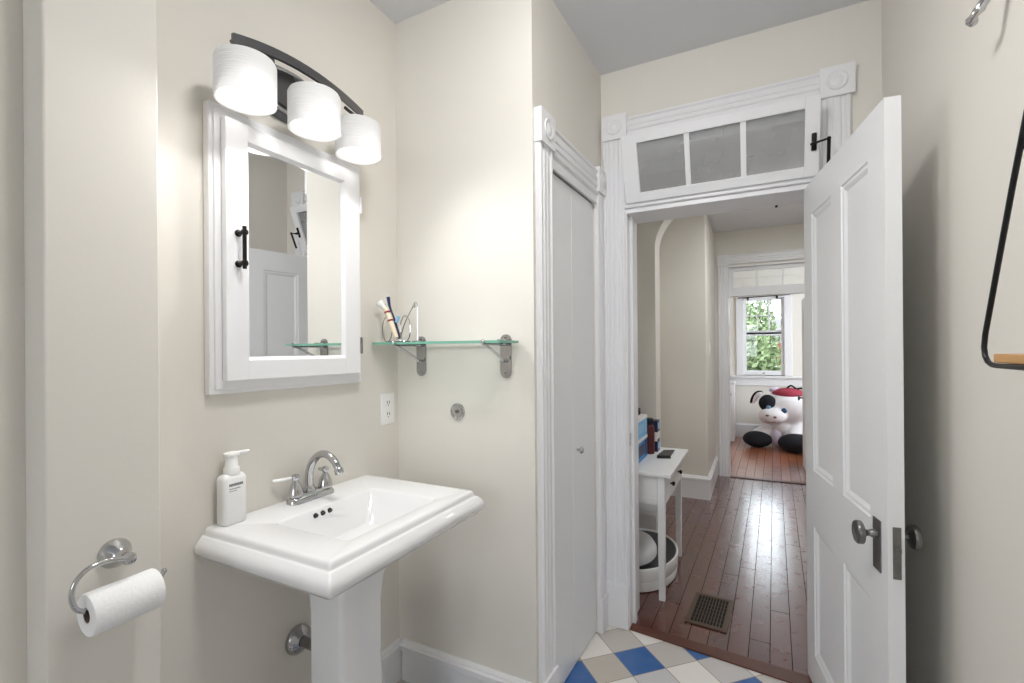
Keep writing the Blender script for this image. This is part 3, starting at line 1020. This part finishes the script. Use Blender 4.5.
# ------------------------------------------------------------------ glass shelf and what stands on it
gs = empty('glass_shelf', (-1.05, B, 1.40), 'green edged glass shelf on two chrome brackets', 'shelf')
g_ = MB()
gx0, gx1, gyf, gyb, gz = -1.345, -.772, 1.400, 1.553, 1.4035
pts = rrect(gx0, gx1, gyf, gyb, .008, gz, 4)
g_.loft([pts, [(a, b, gz + .0092) for a, b, _ in pts]])
g_.bm.normal_update()
for f in g_.bm.faces:
    f.material_index = 0 if abs(f.normal.z) > .5 else 1
P(g_, 'glass_plate', [M['shelfglass'], M['gedge']], gs)
for x in (-1.226, -.832):
    bk = MB()
    prof = [(x + .023 * cos(a), B - .0005, 1.415 + .023 * sin(a)) for a in (radians(180 * i / 10) for i in range(11))]
    prof += [(x + .023 * cos(a), B - .0005, 1.298 + .023 * sin(a)) for a in (radians(180 + 180 * i / 10) for i in range(11))]
    bk.prism(prof, (0, -.006, 0))
    bk.sm = True
    for z in (1.428, 1.29):
        bk.ball((x, B - .007, z), .006, .003, .006, 10, 6)
    bo = P(bk, 'bracket_plate', M['dchrome'], gs)
    ar = MB()
    ar.tube(smooth_path([(x, B - .006, 1.345), (x, B - .02, 1.336), (x, B - .06, 1.358), (x, gyf + .02, 1.394), (x, gyf - .005, 1.400), (x, gyf - .008, 1.410)], 5), .0048, 10)
    ar.tube([(x, B - .004, 1.399), (x, gyf, 1.399)], .0042, 8)
    ar.ball((x, gyf - .007, 1.411), .007, .006, .006, 12, 8)
    ar.box(x - .012, x + .012, B - .05, B - .006, 1.4132, 1.4185, .001)
    ar.box(x - .012, x + .012, B - .05, B - .006, 1.397, 1.403, .001)
    P(ar, 'bracket_arm', M['chrome'], bo, True)

zt_ = gz + .0095
def q(x, z, y=1.45):        # scale of the measured outline to its depth
    k = y / 1.5
    return (x * k, y, 1.38 + (z - 1.38) * k)
th = empty('toothbrush_holder', (-1.24, 1.46, zt_), 'chrome looped wire toothbrush holder on the corner end of the glass shelf', 'toothbrush holder')
wr_ = MB()
def zfix(p_):
    return (p_[0], p_[1], max(p_[2], zt_ + .0025))
loopL = [q(-1.353 + .026 * cos(a) * 1.0, 1.468 + .052 * sin(a)) for a in (2 * pi * i / 28 for i in range(28))]
loopR = [q(-1.258 + .026 * cos(a), 1.468 + .052 * sin(a)) for a in (2 * pi * i / 28 for i in range(28))]
wr_.tube([zfix(p_) for p_ in loopL], .0022, 8, closed=True)
wr_.tube([zfix(p_) for p_ in loopR], .0022, 8, closed=True)
P(wr_, 'wire_loops', M['chrome'], th, True)
wr_ = MB()
wr_.tube([zfix(p_) for p_ in smooth_path([q(-1.285, 1.425), q(-1.275, 1.455), q(-1.255, 1.50), q(-1.225, 1.545), q(-1.212, 1.565), q(-1.205, 1.572), q(-1.197, 1.562), q(-1.195, 1.53), q(-1.195, 1.42)], 4)], .0022, 8)
wr_.tube([zfix(p_) for p_ in smooth_path([q(-1.30, 1.425), q(-1.325, 1.46), q(-1.352, 1.52), q(-1.365, 1.55)], 4)], .0028, 8)
wr_.ball(q(-1.212, 1.558), .007, u=12, v=8)
P(wr_, 'wire_arm', M['chrome'], th, True)
wr_ = MB()
ring = [(-1.25 + .045 * cos(a), 1.455 + .03 * sin(a), zt_ + .003) for a in (2 * pi * i / 28 for i in range(28))]
wr_.tube(ring, .0025, 8, closed=True)
P(wr_, 'base_ring', M['chrome'], th, True)

tb = empty('toothpaste_tube', q(-1.31, 1.44, 1.43), 'cream toothpaste tube with flat white end leaning in the wire holder', 'toothpaste')
t_ = MB()
t_.tube([q(-1.303, 1.432, 1.43), q(-1.325, 1.48, 1.43), q(-1.350, 1.535, 1.43), q(-1.362, 1.556, 1.43)], [.008, .010, .009, .007], 12)
P(t_, 'tube_body', M['rubber'], tb, True)
t_ = MB()
t_.lathe([(.006, 0), (.008, .01), (.016, .03), (.0165, .034), (.0005, .035)], q(-1.362, 1.553, 1.43), (-.55, -.2, .6), 18)
P(t_, 'cap', M['white'], tb, True)
for z in (1.50, 1.535):
    t_ = MB()
    t_.tube([q(-1.334 - (z - 1.5) * .45, z, 1.43), q(-1.336 - (z - 1.5) * .45, z + .006, 1.43)], .0115, 12)
    o = P(t_, 'printed_band', M['plushr'], tb, True)
tb = empty('toothbrush', q(-1.30, 1.43, 1.465), 'dark blue toothbrush leaning in the wire holder beside the toothpaste', 'toothbrush')
t_ = MB()
t_.tube(smooth_path([q(-1.290, 1.428, 1.465), q(-1.299, 1.46, 1.465), q(-1.315, 1.51, 1.465), q(-1.338, 1.56, 1.465), q(-1.346, 1.60, 1.465)], 4), [.0055 + .0015 * sin(i * .5) for i in range(17)], 10)
P(t_, 'handle', M['navy'], tb, True)
t_ = MB()
for i in range(5):
    for j in (-1, 1):
        c_ = Vector(q(-1.345 - .001 * i, 1.572 + .009 * i, 1.465))
        t_.tube([c_ + Vector((0, j * .003, 0)), c_ + Vector((-.017, j * .003, .004))], .0026, 6)
P(t_, 'bristles', M['white'], tb, True)
t_ = MB().tube([q(-1.303, 1.495, 1.458), q(-1.292, 1.52, 1.458)], .007, 10)
P(t_, 'grip', M['blueb'], tb, True)

# ------------------------------------------------------------------ toilet paper
tp = empty('toilet_paper_holder', (A + .095, .526, .938), 'chrome open arm toilet paper holder on the boxed out wall strip', 'toilet paper holder')
XT = A + .095
P(MB().lathe([(.031, .0005), (.0315, .006), (.029, .012), (.023, .020), (.018, .030), (.015, .034), (.011, .04), (.011, .056), (.013, .060), (.013, .068), (.010, .074), (.0005, .076)], (XT, .524, .940), (1, 0, -.0), 28), 'mount', M['chrome'], tp, True, 50)
ar = MB()
ar.tube(smooth_path([(-1.19, .524, .942), (-1.19, .492, .951), (-1.19, .467, .952), (-1.19, .447, .946), (-1.19, .432, .930), (-1.19, .426, .908), (-1.19, .429, .885), (-1.19, .440, .870), (-1.19, .46, .866), (-1.19, .52, .868), (-1.19, .575, .876), (-1.19, .587, .886)], 5), .005, 10)
ar.ball((-1.19, .588, .888), .006, u=12, v=8)
P(ar, 'arm', M['chrome'], tp, True)
rl_ = empty('toilet_paper_roll', (-1.19, .515, .858), 'white toilet paper roll hanging on the chrome arm', 'toilet paper')
rc = Vector((-1.19, .448, .857))
ra = Vector((0, 1, .012)).normalized()
r_ = MB()
def rot_l(prof, n=40):
    return MB().lathe(prof, rc, ra, n, cap=False)
lo_ = rot_l([(.0155, .0), (.041, .0), (.0425, .002), (.0425, .121), (.041, .123), (.0155, .123), (.0155, 0)])
# loose end hanging down the front
P(lo_, 'paper', M['paper'], rl_, True, 50)
P(rot_l([(.0153, .001), (.0153, .122), (.014, .122), (.014, .001), (.0153, .001)]), 'cardboard_core', M['card'], rl_, True)

# ------------------------------------------------------------------ right wall: robe hook and triangle shelf
rh = empty('robe_hook', (E, 1.27, 2.12), 'chrome robe hook high on the wall beside the open door', 'hook')
P(MB().lathe([(.024, .0005), (.024, .005), (.018, .009), (.0005, .010)], (E, 1.27, 2.135), (-1, 0, 0), 24), 'mount', M['chrome'], rh, True)
hk = MB()
hk.tube(smooth_path([(E - .006, 1.27, 2.135), (E - .022, 1.272, 2.10), (E - .040, 1.275, 2.068), (E - .052, 1.282, 2.050), (E - .054, 1.298, 2.046), (E - .052, 1.310, 2.054)], 4), [.009] * 12 + [.0075] * 9, 10)
hk.ball((.398, 1.300, 2.045), .009, u=12, v=8)
hk.ball((.403, 1.279, 2.058), .0095, u=12, v=8)
P(hk, 'prong', M['chrome'], rh, True)
hk = MB()
hk.tube(smooth_path([(E - .006, 1.27, 2.145), (E - .05, 1.27, 2.15), (E - .075, 1.27, 2.175)], 4), .008, 10)
hk.ball((E - .076, 1.27, 2.18), .011, u=12, v=8)
P(hk, 'prong', M['chrome'], rh, True)

tw = empty('wall_shelf', (E, .85, 1.36), 'small triangular black wire wall shelf with a wooden board', 'shelf')
def tri(x):
    half = [(1.0995, 1.39), (1.106, 1.378), (1.104, 1.364), (1.096, 1.353), (1.083, 1.3485), (1.06, 1.3475)]
    yc = .85
    top_z, top_y = 1.905, yc
    L = [(x, 1.06, 1.3475), (x, 1.079, 1.3485), (x, 1.093, 1.352), (x, 1.103, 1.361), (x, 1.107, 1.374), (x, 1.104, 1.395), (x, .905, 1.80), (x, .885, 1.83)]
    L = [(x, 1.06, 1.3475), (x, 1.077, 1.3485), (x, 1.092, 1.353), (x, 1.103, 1.363), (x, 1.107, 1.378), (x, 1.102, 1.400), (x, 1.051, 1.513), (x, 1.001, 1.622), (x, .963, 1.700), (x, .900, 1.825), (x, .880, 1.855)]
    R_ = [(x, 2 * yc - y, z) for _, y, z in L[::-1]]
    return L + [(x, .85, 1.868)] + R_
fr_ = MB()
fr_.tube(tri(.350), .0042, 10, closed=True)
P(fr_, 'front_frame', M['blackwire'], tw, True)
fr_ = MB()
fr_.tube(tri(E - .005), .0042, 10, closed=True)
P(fr_, 'rear_frame', M['blackwire'], tw, True)
for y, z in ((.85, 1.868), (.975, 1.675), (.725, 1.675), (1.05, 1.3475), (.65, 1.3475)):
    P(MB().tube([(.350, y, z), (E - .005, y, z)], .0036, 8), 'cross_bar', M['blackwire'], tw, True)
P(MB().box(.352, E - .006, .622, 1.078, 1.352, 1.367, .002), 'board', M['wood'], tw)

# ------------------------------------------------------------------ hall: console table and its things
ct = empty('console_table', (-.63, 3.0, 0), 'narrow white painted console table with drawers in the hall', 'table')
tx0, tx1, ty0, ty1 = -.815, -.452, 2.672, 3.335
ZT = .70
P(MB().box(tx0 - .01, tx1 + .036, ty0 - .02, ty1 + .045, ZT - .02, ZT, .004), 'tabletop', M['tablew'], ct)
ap = MB()
ap.box(tx0 + .01, tx1 - .012, ty0 + .006, ty1 - .006, .52, ZT - .02)
ap.box(tx0 + .045, tx1 - .045, ty0 + .003, ty0 + .006, .545, .555)
ap.box(tx0 + .045, tx1 - .045, ty0 + .003, ty0 + .006, .655, .665)
ap.box(tx1 - .014, tx1 - .002, ty0 + .04, ty1 - .04, .52, .535)
ap.box(tx1 - .014, tx1 - .002, ty0 + .04, ty1 - .04, .668, .68)
ap.box(tx0 + .02, tx1 - .03, ty0 + .05, ty1 - .05, .47, .52)
P(ap, 'apron', M['tablew'], ct)
for y0_, y1_ in ((ty0 + .045, ty0 + .325), (ty0 + .337, ty1 - .045)):
    dd = P(MB().box(tx1 - .012, tx1 + .001, y0_, y1_, .538, .664, .003), 'drawer', M['tablew'], ct)
    kn = MB().lathe([(.005, 0), (.005, .008), (.012, .013), (.0135, .019), (.010, .025), (.0005, .027)], (tx1 + .001, (y0_ + y1_) / 2, .600), (1, 0, 0), 18)
    o = P(kn, 'knob', M['bronze'], dd, True)
    o['label'] = 'small dark round knob'
for x in (tx0, tx1 - .04):
    for y in (ty0, ty1 - .04):
        P(MB().loft([rrect(x, x + .04, y, y + .04, .003, ZT - .02, 2), rrect(x, x + .04, y, y + .04, .003, .5, 2), rrect(x + .004, x + .036, y + .004, y + .036, .003, 0, 2)]), 'leg', M['tablew'], ct)

nb_ = empty('notebook', (-.52, 3.12, ZT), 'small black notebook lying on the white console table', 'notebook')
n0 = MB().prism([(-.556, 3.02, ZT + .0005), (-.478, 3.05, ZT + .0005), (-.482, 3.235, ZT + .0005), (-.546, 3.205, ZT + .0005)], (0, 0, .018))
P(n0, 'cover', M['black'], nb_)
n0 = MB().prism([(-.548, 3.024, ZT + .004), (-.4765, 3.052, ZT + .004), (-.4805, 3.231, ZT + .004), (-.540, 3.203, ZT + .004)], (0, 0, .009))
P(n0, 'pages', M['paper'], nb_)

def carton(name, x0, x1, y0, y1, z0, z1, m, m2, label):
    e_ = empty(name, ((x0 + x1) / 2, (y0 + y1) / 2, z0), label, 'box')
    P(MB().box(x0, x1, y0, y1, z0, z1 - .02, .002), 'box_body', m, e_)
    P(MB().box(x0 - .002, x1 + .002, y0 - .002, y1 + .002, z1 - .02, z1, .002), 'lid', M['white'], e_)
    lb = MB()
    lb.box(x1, x1 + .001, y0 + .03, y1 - .10, z0 + .03, z1 - .04)
    lb.box(x1, x1 + .001, y1 - .08, y1 - .02, z0 + .02, z1 - .03)
    P(lb, 'front_label', m2, e_)
    return e_
carton('storage_box', -.80, -.625, 2.80, 3.075, ZT + .0005, ZT + .138, M['blued'], M['navy'], 'mid blue carton under the pale blue carton on the console table')
carton('storage_box', -.80, -.625, 2.80, 3.075, ZT + .139, ZT + .262, M['sky'], M['blueb'], 'pale blue carton stacked on top of the darker blue carton')
bt = empty('hair_brush', (-.655, 2.86, ZT + .262), 'black brush standing on the stacked blue cartons', 'brush')
x_ = MB()
x_.tube([(-.655, 2.87, ZT + .2625), (-.655, 2.87, ZT + .285), (-.648, 2.88, ZT + .31), (-.63, 2.895, ZT + .318)], [.016, .014, .009, .007], 12)
P(x_, 'handle', M['black'], bt, True)
x_ = MB().ball((-.640, 2.885, ZT + .300), .016, .02, .022, 14, 10)
P(x_, 'head', M['black'], bt, True)
bt = empty('spray_bottle', (-.625, 3.145, ZT), 'maroon bottle with a black cap beside the blue cartons', 'bottle')
P(MB().lathe([(.030, .0005), (.032, .006), (.032, .165), (.028, .18), (.018, .19)], (-.625, 3.145, ZT), (0, 0, 1), 24), 'bottle_body', M['maroon'], bt, True)
P(MB().lathe([(.024, .19), (.026, .195), (.026, .225), (.022, .23), (.0005, .231)], (-.625, 3.145, ZT), (0, 0, 1), 24), 'cap', M['black'], bt, True)
bt = empty('cosmetic_box', (-.60, 3.24, ZT), 'navy and white packet standing behind the maroon bottle', 'box')
P(MB().box(-.66, -.585, 3.205, 3.285, ZT + .0005, ZT + .205, .002), 'packet', M['navy'], bt)
x_ = MB()
x_.box(-.585, -.584, 3.206, 3.284, ZT + .085, ZT + .13)
x_.box(-.66, -.585, 3.204, 3.205, ZT + .07, ZT + .13)
P(x_, 'white_band', M['white'], bt)
P(MB().box(-.585, -.584, 3.22, 3.27, ZT + .15, ZT + .19), 'blue_label', M['blueb'], bt)
P(MB().box(-.585, -.584, 3.22, 3.28, ZT + .02, ZT + .06), 'blue_label', M['blueb'], bt)

# round tub under the table
tub = empty('oval_tub', (-.66, 3.0, 0), 'white oval tub with dark grey lining on the floor under the console table', 'tub')
def ov(rx, ry, z, n=48, cx=-.668, cy=3.005):
    return [(cx + rx * cos(2 * pi * i / n), cy + ry * sin(2 * pi * i / n), z) for i in range(n)]
u_ = MB()
u_.loft([ov(.205, .30, .0005), ov(.222, .318, .006), ov(.228, .325, .055), ov(.226, .322, .058), ov(.228, .325, .062), ov(.232, .330, .13), ov(.229, .327, .136), ov(.222, .32, .136), ov(.218, .315, .128)], True, False)
P(u_, 'tub_shell', M['white'], tub, True, 45)
u_ = MB()
u_.loft([ov(.2175, .3145, .128), ov(.16, .25, .075), ov(.12, .2, .06)], False, True)
P(u_, 'lining', M['tubgrey'], tub, True)
u_ = MB()
u_.sm = True
u_.loft([ov(.160, .235, .118, 40, -.715, 2.965), ov(.158, .233, .145, 40, -.715, 2.965), ov(.138, .205, .178, 40, -.715, 2.965), ov(.085, .13, .20, 40, -.715, 2.965), ov(.01, .012, .206, 40, -.715, 2.965)], False, True)
o = P(u_, 'domed_cover', M['clear'], tub, True)
o['label'] = 'clear domed cover'
cdx = empty('power_cord', (-.74, 3.36, 0), 'black cord running to the floor behind the oval tub', 'cord')
P(MB().tube(smooth_path([(-.78, 3.40, .50), (-.775, 3.40, .2), (-.765, 3.39, .03), (-.735, 3.385, .006), (-.65, 3.40, .006), (-.56, 3.405, .006)], 5), .005, 8), 'cord', M['black'], cdx, True)

# floor vent
vt = empty('floor_vent', (-.228, 2.682, 0), 'brown metal floor vent in the hall planks by the doorway', 'floor vent', rotz=radians(-3.5))
hw, hl = .098, .168
v_ = MB()
v_.box(-hw, hw, -hl, -hl + .026, .0005, .007, .002)
v_.box(-hw, hw, hl - .026, hl, .0005, .007, .002)
v_.box(-hw, -hw + .024, -hl + .026, hl - .026, .0005, .007, .002)
v_.box(hw - .024, hw, -hl + .026, hl - .026, .0005, .007, .002)
v_.build('frame', M['vent'], vt)
MB().box(-hw + .02, hw - .02, -hl + .02, hl - .02, .0003, .0012).build('duct', M['vent_dark'], vt)
v_ = MB()
for i in range(1, 10):
    x = -hw + .024 + (2 * hw - .048) * i / 10
    v_.box(x - .0018, x + .0018, -hl + .026, hl - .026, .0014, .0055)
for i in range(1, 7):
    y = -hl + .026 + (2 * hl - .052) * i / 7
    v_.box(-hw + .024, hw - .024, y - .0015, y + .0015, .0014, .0045)
v_.build('grille', M['vent'], vt)

# ------------------------------------------------------------------ far doorway
t5 = empty('trim_5', (.12, 5.6, 0), 'white moulded casing around the far doorway', 'trim', kind='structure')
P(casing((-.374, 5.6, 0), (1, 0, 0), (0, -1, 0), (0, 0, 1), .108, 2.265), 'side_casing', M['trim'], t5)
P(casing((.50, 5.6, 0), (1, 0, 0), (0, -1, 0), (0, 0, 1), .11, 2.265), 'side_casing', M['trim'], t5)
P(casing((-.262, 5.6, 2.272), (0, 0, 1), (0, -1, 0), (1, 0, 0), .105, .762), 'head_casing', M['trim'], t5)
P(block(0, (0, -1, 0), (1, 0, 0), (-.319, 5.6, 2.323), .114, .03), 'corner_block', M['trim'], t5)
P(block(0, (0, -1, 0), (1, 0, 0), (.557, 5.6, 2.323), .114, .03), 'corner_block', M['trim'], t5)
jb = MB()
jb.box(-.28, -.266, 5.598, 5.722, 0, 2.26)
jb.box(.485, .50, 5.598, 5.722, 0, 2.26)
jb.box(-.266, .485, 5.598, 5.722, 1.935, 2.0)
jb.box(-.266, .485, 5.598, 5.722, 2.245, 2.26)
P(jb, 'jamb', M['trim'], t5)
w2 = empty('window_2', (.12, 5.66, 2.0), 'white three pane transom window above the far doorway', 'window', kind='structure')
fr = MB()
yy0, yy1 = 5.645, 5.675
fr.box(-.266, -.222, yy0, yy1, 2.0, 2.245)
fr.box(.455, .485, yy0, yy1, 2.0, 2.245)
fr.box(-.222, .455, yy0, yy1, 2.0, 2.03)
fr.box(-.222, .455, yy0, yy1, 2.205, 2.245)
fr.box(-.005, .010, yy0 + .006, yy1, 2.03, 2.205)
fr.box(.235, .250, yy0 + .006, yy1, 2.03, 2.205)
P(fr, 'sash_frame', M['trim'], w2)
for a, b in ((-.222, -.005), (.010, .235), (.250, .455)):
    P(MB().box(a, b, 5.658, 5.662, 2.03, 2.205), 'pane', M['pane'], w2)
d3 = empty('door_3', (.516, 5.735, 0), 'white panelled far room door standing open beside the cow toy', 'door', kind='structure', rotz=radians(91.4))
panel_door(MB(), .70, 1.93, .036, .01, [(.09, .32, .14, .62), (.40, .62, .14, .62), (.09, .32, .85, 1.80), (.40, .62, .85, 1.80)]).build('door_leaf', M['door'], d3)
MB().lathe(KP, (.65, .036, .80), (0, 1, 0), 20).build('door_knob', M['pewter'], d3, True)

# ------------------------------------------------------------------ far window
w3 = empty('window_3', (.09, 8.2, WZ0), 'white double hung sash window of the far room looking onto trees', 'window', kind='structure')
c_ = MB()
c_.box(-.285, WX0 + .02, 8.175, 8.2, .955, 2.165, .004)
c_.box(WX1 - .02, .465, 8.175, 8.2, .955, 2.165, .004)
c_.box(-.285, .465, 8.172, 8.2, 2.145, 2.27, .004)
P(c_, 'casing', M['trim'], w3)
P(MB().box(-.40, .75, 8.13, 8.2, .922, .952, .006), 'sill', M['trim'], w3)
P(MB().box(-.38, .73, 8.178, 8.2, .80, .922, .005), 'apron', M['trim'], w3)
c_ = MB()
c_.box(WX0, WX0 + .03, 8.2, 8.31, WZ0, WZ1)
c_.box(WX1 - .03, WX1, 8.2, 8.31, WZ0, WZ1)
c_.box(WX0, WX1, 8.2, 8.31, WZ0 - .01, WZ0 + .01)
c_.box(WX0, WX1, 8.2, 8.31, WZ1 - .012, WZ1)
P(c_, 'jamb', M['trim'], w3)
a0, a1 = WX0 + .03, WX1 - .03
us = MB()
us.box(a0, a0 + .03, 8.26, 8.29, 1.60, 2.135)
us.box(a1 - .03, a1, 8.26, 8.29, 1.60, 2.135)
us.box(a0 + .03, a1 - .03, 8.26, 8.29, 2.105, 2.135)
us.box(a0 + .03, a1 - .03, 8.26, 8.29, 1.60, 1.645)
ww = (a1 - a0 - .06)
for i in (1, 2):
    x = a0 + .03 + ww * i / 3
    us.box(x - .009, x + .009, 8.265, 8.285, 1.645, 2.105)
us.box(a0 + .03, a1 - .03, 8.265, 8.285, 1.866, 1.884)
uo = P(us, 'upper_sash', M['trim'], w3)
P(MB().box(a0 + .03, a1 - .03, 8.273, 8.277, 1.645, 2.105), 'pane', M['pane'], uo)
us = MB()
us.box(a0, a0 + .03, 8.22, 8.25, .975, 1.64)
us.box(a1 - .03, a1, 8.22, 8.25, .975, 1.64)
us.box(a0 + .03, a1 - .03, 8.22, 8.25, .975, 1.03)
us.box(a0 + .03, a1 - .03, 8.22, 8.25, 1.565, 1.588)
uo = P(us, 'lower_sash', M['trim'], w3)
o = P(MB().box(a0 + .03, a1 - .03, 8.216, 8.25, 1.588, 1.615), 'meeting_rail', M['black'], uo)
P(MB().box(a0 + .03, a1 - .03, 8.233, 8.237, 1.03, 1.565), 'pane', M['pane'], uo)
P(MB().box(.075, .105, 8.205, 8.22, .985, 1.0, .003), 'sash_lift', M['pewter'], uo)
cr = empty('curtain_rod', (.09, 8.13, 2.165), 'black curtain rod above the far window', 'curtain rod')
P(MB().tube([(-.26, 8.13, 2.150), (.44, 8.13, 2.168)], .008, 10), 'rod', M['black'], cr, True)
for x, z in ((-.12, 2.153), (.27, 2.163)):
    P(MB().box(x - .014, x + .014, 8.12, 8.174, z - .045, z + .004, .003), 'bracket', M['black'], cr)

# low white cabinet in far room
lc = empty('low_cabinet', (-.52, 7.95, 0), 'low white cabinet beside the far doorway under the window level', 'cabinet')
P(MB().box(-.74, -.305, 7.74, 8.14, .0, .845), 'cabinet_body', M['cab'], lc)
P(MB().box(-.755, -.296, 7.725, 8.15, .845, .868, .003), 'cabinet_top', M['cab'], lc)
o = P(MB().box(-.72, -.325, 7.728, 7.74, .08, .82, .003), 'door', M['cab'], lc)
P(MB().lathe([(.006, 0), (.006, .012), (.013, .016), (.0005, .026)], (-.345, 7.728, .70), (0, -1, 0), 14), 'knob', M['lnickel'], o, True)

# ------------------------------------------------------------------ plush cow
cow = empty('plush_cow', (.34, 7.6, 0), 'big white plush cow with black patches and red cap sitting by the far window', 'plush toy')
b_ = MB()
b_.ball((.42, 7.80, .31), .34, .28, .30)
b_.ball((.37, 7.52, .565), .335, .24, .235)
b_.ball((.30, 7.50, .30), .14, .14, .13)
def capsule(mb, p0, p1, r0, r1, n=7):
    a, b = Vector(p0), Vector(p1)
    for i in range(n + 1):
        t = i / n
        c_ = a + (b - a) * t
        r = r0 + (r1 - r0) * t
        mb.ball(c_, r, u=18, v=10)
capsule(b_, (.24, 7.62, .24), (.03, 7.50, .135), .15, .125)
capsule(b_, (.50, 7.52, .26), (.45, 7.32, .15), .15, .14)
b_.ball((.175, 7.30, .455), .172, .115, .112)
bo = P(b_, 'body', M['plush'], cow, True, 180)
rm = bo.modifiers.new('remesh', 'REMESH')
rm.mode = 'VOXEL'
rm.voxel_size = .018
rm.use_smooth_shade = True
sm_ = bo.modifiers.new('smooth', 'SMOOTH')
sm_.iterations = 6
def pball(name, m, c_, rx, ry, rz, parent=cow):
    return P(MB().ball(c_, rx, ry, rz, 24, 14), name, m, parent, True, 180)
o = pball('foot', M['plushb'], (-.005, 7.43, .112), .185, .16, .112)
o['label'] = 'black padded foot'
o = pball('foot', M['plushb'], (.45, 7.23, .125), .215, .17, .125)
o['label'] = 'black padded foot'
o = pball('eye_patch', M['plushb'], (.122, 7.355, .625), .108, .07, .115)
o['label'] = 'black patch around one eye'
ey = pball('eye', M['eyel'], (.132, 7.276, .575), .030, .016, .026, o)
pball('eye', M['eyeb'], (.315, 7.276, .538), .034, .02, .038)
for x, z in ((.115, .475), (.205, .455)):
    pball('nostril', M['pink'], (x, 7.19, z), .022, .012, .014)
P(MB().tube(smooth_path([(.09, 7.205, .405), (.15, 7.193, .388), (.21, 7.195, .393)], 4), .005, 6), 'mouth', M['pink'], cow, True)
o = pball('cap', M['plushr'], (.375, 7.49, .742), .20, .15, .09)
o['label'] = 'red knitted cap'
P(MB().tube(smooth_path([(.06, 7.47, .765), (.0, 7.49, .745), (-.05, 7.50, .69), (-.085, 7.50, .60)], 4), [.012, .02, .026, .03, .03, .03, .028, .026, .024, .022, .02, .016, .01], 10), 'ear_back', M['plushb'], cow, True)
P(MB().tube(smooth_path([(.06, 7.45, .745), (.015, 7.46, .725), (-.025, 7.47, .67), (-.05, 7.47, .60)], 4), [.016, .024, .028, .03, .032, .032, .032, .03, .028, .026, .022, .018, .01], 10), 'ear', M['plush'], cow, True)
P(MB().tube(smooth_path([(.70, 7.44, .76), (.78, 7.46, .73), (.83, 7.47, .66)], 4), [.03, .036, .04, .044, .044, .042, .036, .03, .015], 10), 'ear', M['plushb'], cow, True)
P(MB().ball((.215, 7.52, .79), .075, .05, .042, 16, 10), 'horn', M['plushp'], cow, True)
P(MB().tube(smooth_path([(.36, 7.45, .83), (.40, 7.44, .865), (.44, 7.45, .845), (.47, 7.46, .82), (.53, 7.46, .83), (.55, 7.45, .80)], 4), .012, 8), 'cap_cord', M['plushb'], cow, True)
pball('belly', M['plushp'], (.235, 7.44, .16), .075, .08, .13)

# ------------------------------------------------------------------ outside
struct('ground', MB().box(-30, 30, 8.6, 60, -3.3, -3.2), mat('lawn', srgb(92, 110, 70), .9, var=.3, vscale=.5), 'lawn outside the far window', 'ground')
def tree(x, y, base, h, r, n, seed, label):
    random.seed(seed)
    t = empty('tree', (x, y, base), label, 'tree')
    tr_ = MB()
    tr_.tube(smooth_path([(x, y, base), (x + .1, y, base + h * .35), (x - .05, y + .1, base + h * .8)], 4), [.16 - .01 * i for i in range(9)], 10)
    P(tr_, 'trunk', M['bark'], t, True)
    lf = MB()
    blobs = [(Vector((x + random.uniform(-1, 1) * r * .55, y + random.uniform(-1, 1) * r * .55, base + h * random.uniform(.45, .98))), r * random.uniform(.38, .6)) for _ in range(16)]
    for _ in range(n):
        c_, rr = random.choice(blobs)
        d = Vector((random.gauss(0, 1), random.gauss(0, 1), random.gauss(0, 1))).normalized() * rr * random.uniform(.75, 1.05)
        pt = c_ + d
        a = Vector((random.gauss(0, 1), random.gauss(0, 1), random.gauss(0, 1))).normalized()
        b = a.orthogonal().normalized()
        s = random.uniform(.04, .095)
        cc = a.cross(b)
        lf.face([lf.bm.verts.new(pt + v) for v in (-b * s, cc * s * .5, b * s, -cc * s * .5)])
    P(lf, 'foliage', M['leaf'], t)
tree(-.95, 12.6, -3.2, 5.3, 1.6, 24000, 3, 'leafy green tree close behind the lower window pane')
tree(-.6, 24.5, -3.2, 7.2, 2.3, 22000, 8, 'taller green tree seen through the upper window panes')
hs = empty('brick_house', (4.2, 19, -3.2), 'red brick house behind the trees outside the window', 'house')
P(MB().box(.46, 7.5, 17, 22, -3.2, 1.55), 'wall', M['brick'], hs)
P(MB().prism([(.3, 16.7, 1.55), (7.8, 16.7, 1.55), (7.8, 19.5, 2.3), (.3, 19.5, 2.3)], (0, 0, .12)), 'roof', M['roof'], hs)
for x in (1.2, 3.0):
    P(MB().box(x, x + .7, 16.95, 17.0, -.3, 1.0), 'window', M['white'], hs)
pc = MB()
for z in (.42, .58, .78):
    pc.box(.35, 5.0, 15.4, 15.5, z, z + .07)
for i in range(5):
    pc.box(.8 + i, .88 + i, 15.41, 15.49, -3.2, .85)
rail = empty('porch_railing', (2.8, 15.45, -3.2), 'white porch railing outside in front of the brick house', 'railing')
P(pc, 'rails', M['white'], rail)

# unseen window added behind the viewer to carry the fill light
w4 = empty('added_window', (-.45, -3.25, 1.0), 'white window added behind the viewer for fill light', 'window', kind='structure')
fr = MB()
fr.box(-.95, -.90, -3.3, -3.2, 1.0, 2.3)
fr.box(0, .05, -3.3, -3.2, 1.0, 2.3)
fr.box(-.90, 0, -3.3, -3.2, 1.0, 1.05)
fr.box(-.90, 0, -3.3, -3.2, 2.25, 2.3)
fr.box(-.90, 0, -3.27, -3.23, 1.62, 1.67)
P(fr, 'sash_frame', M['trim'], w4)
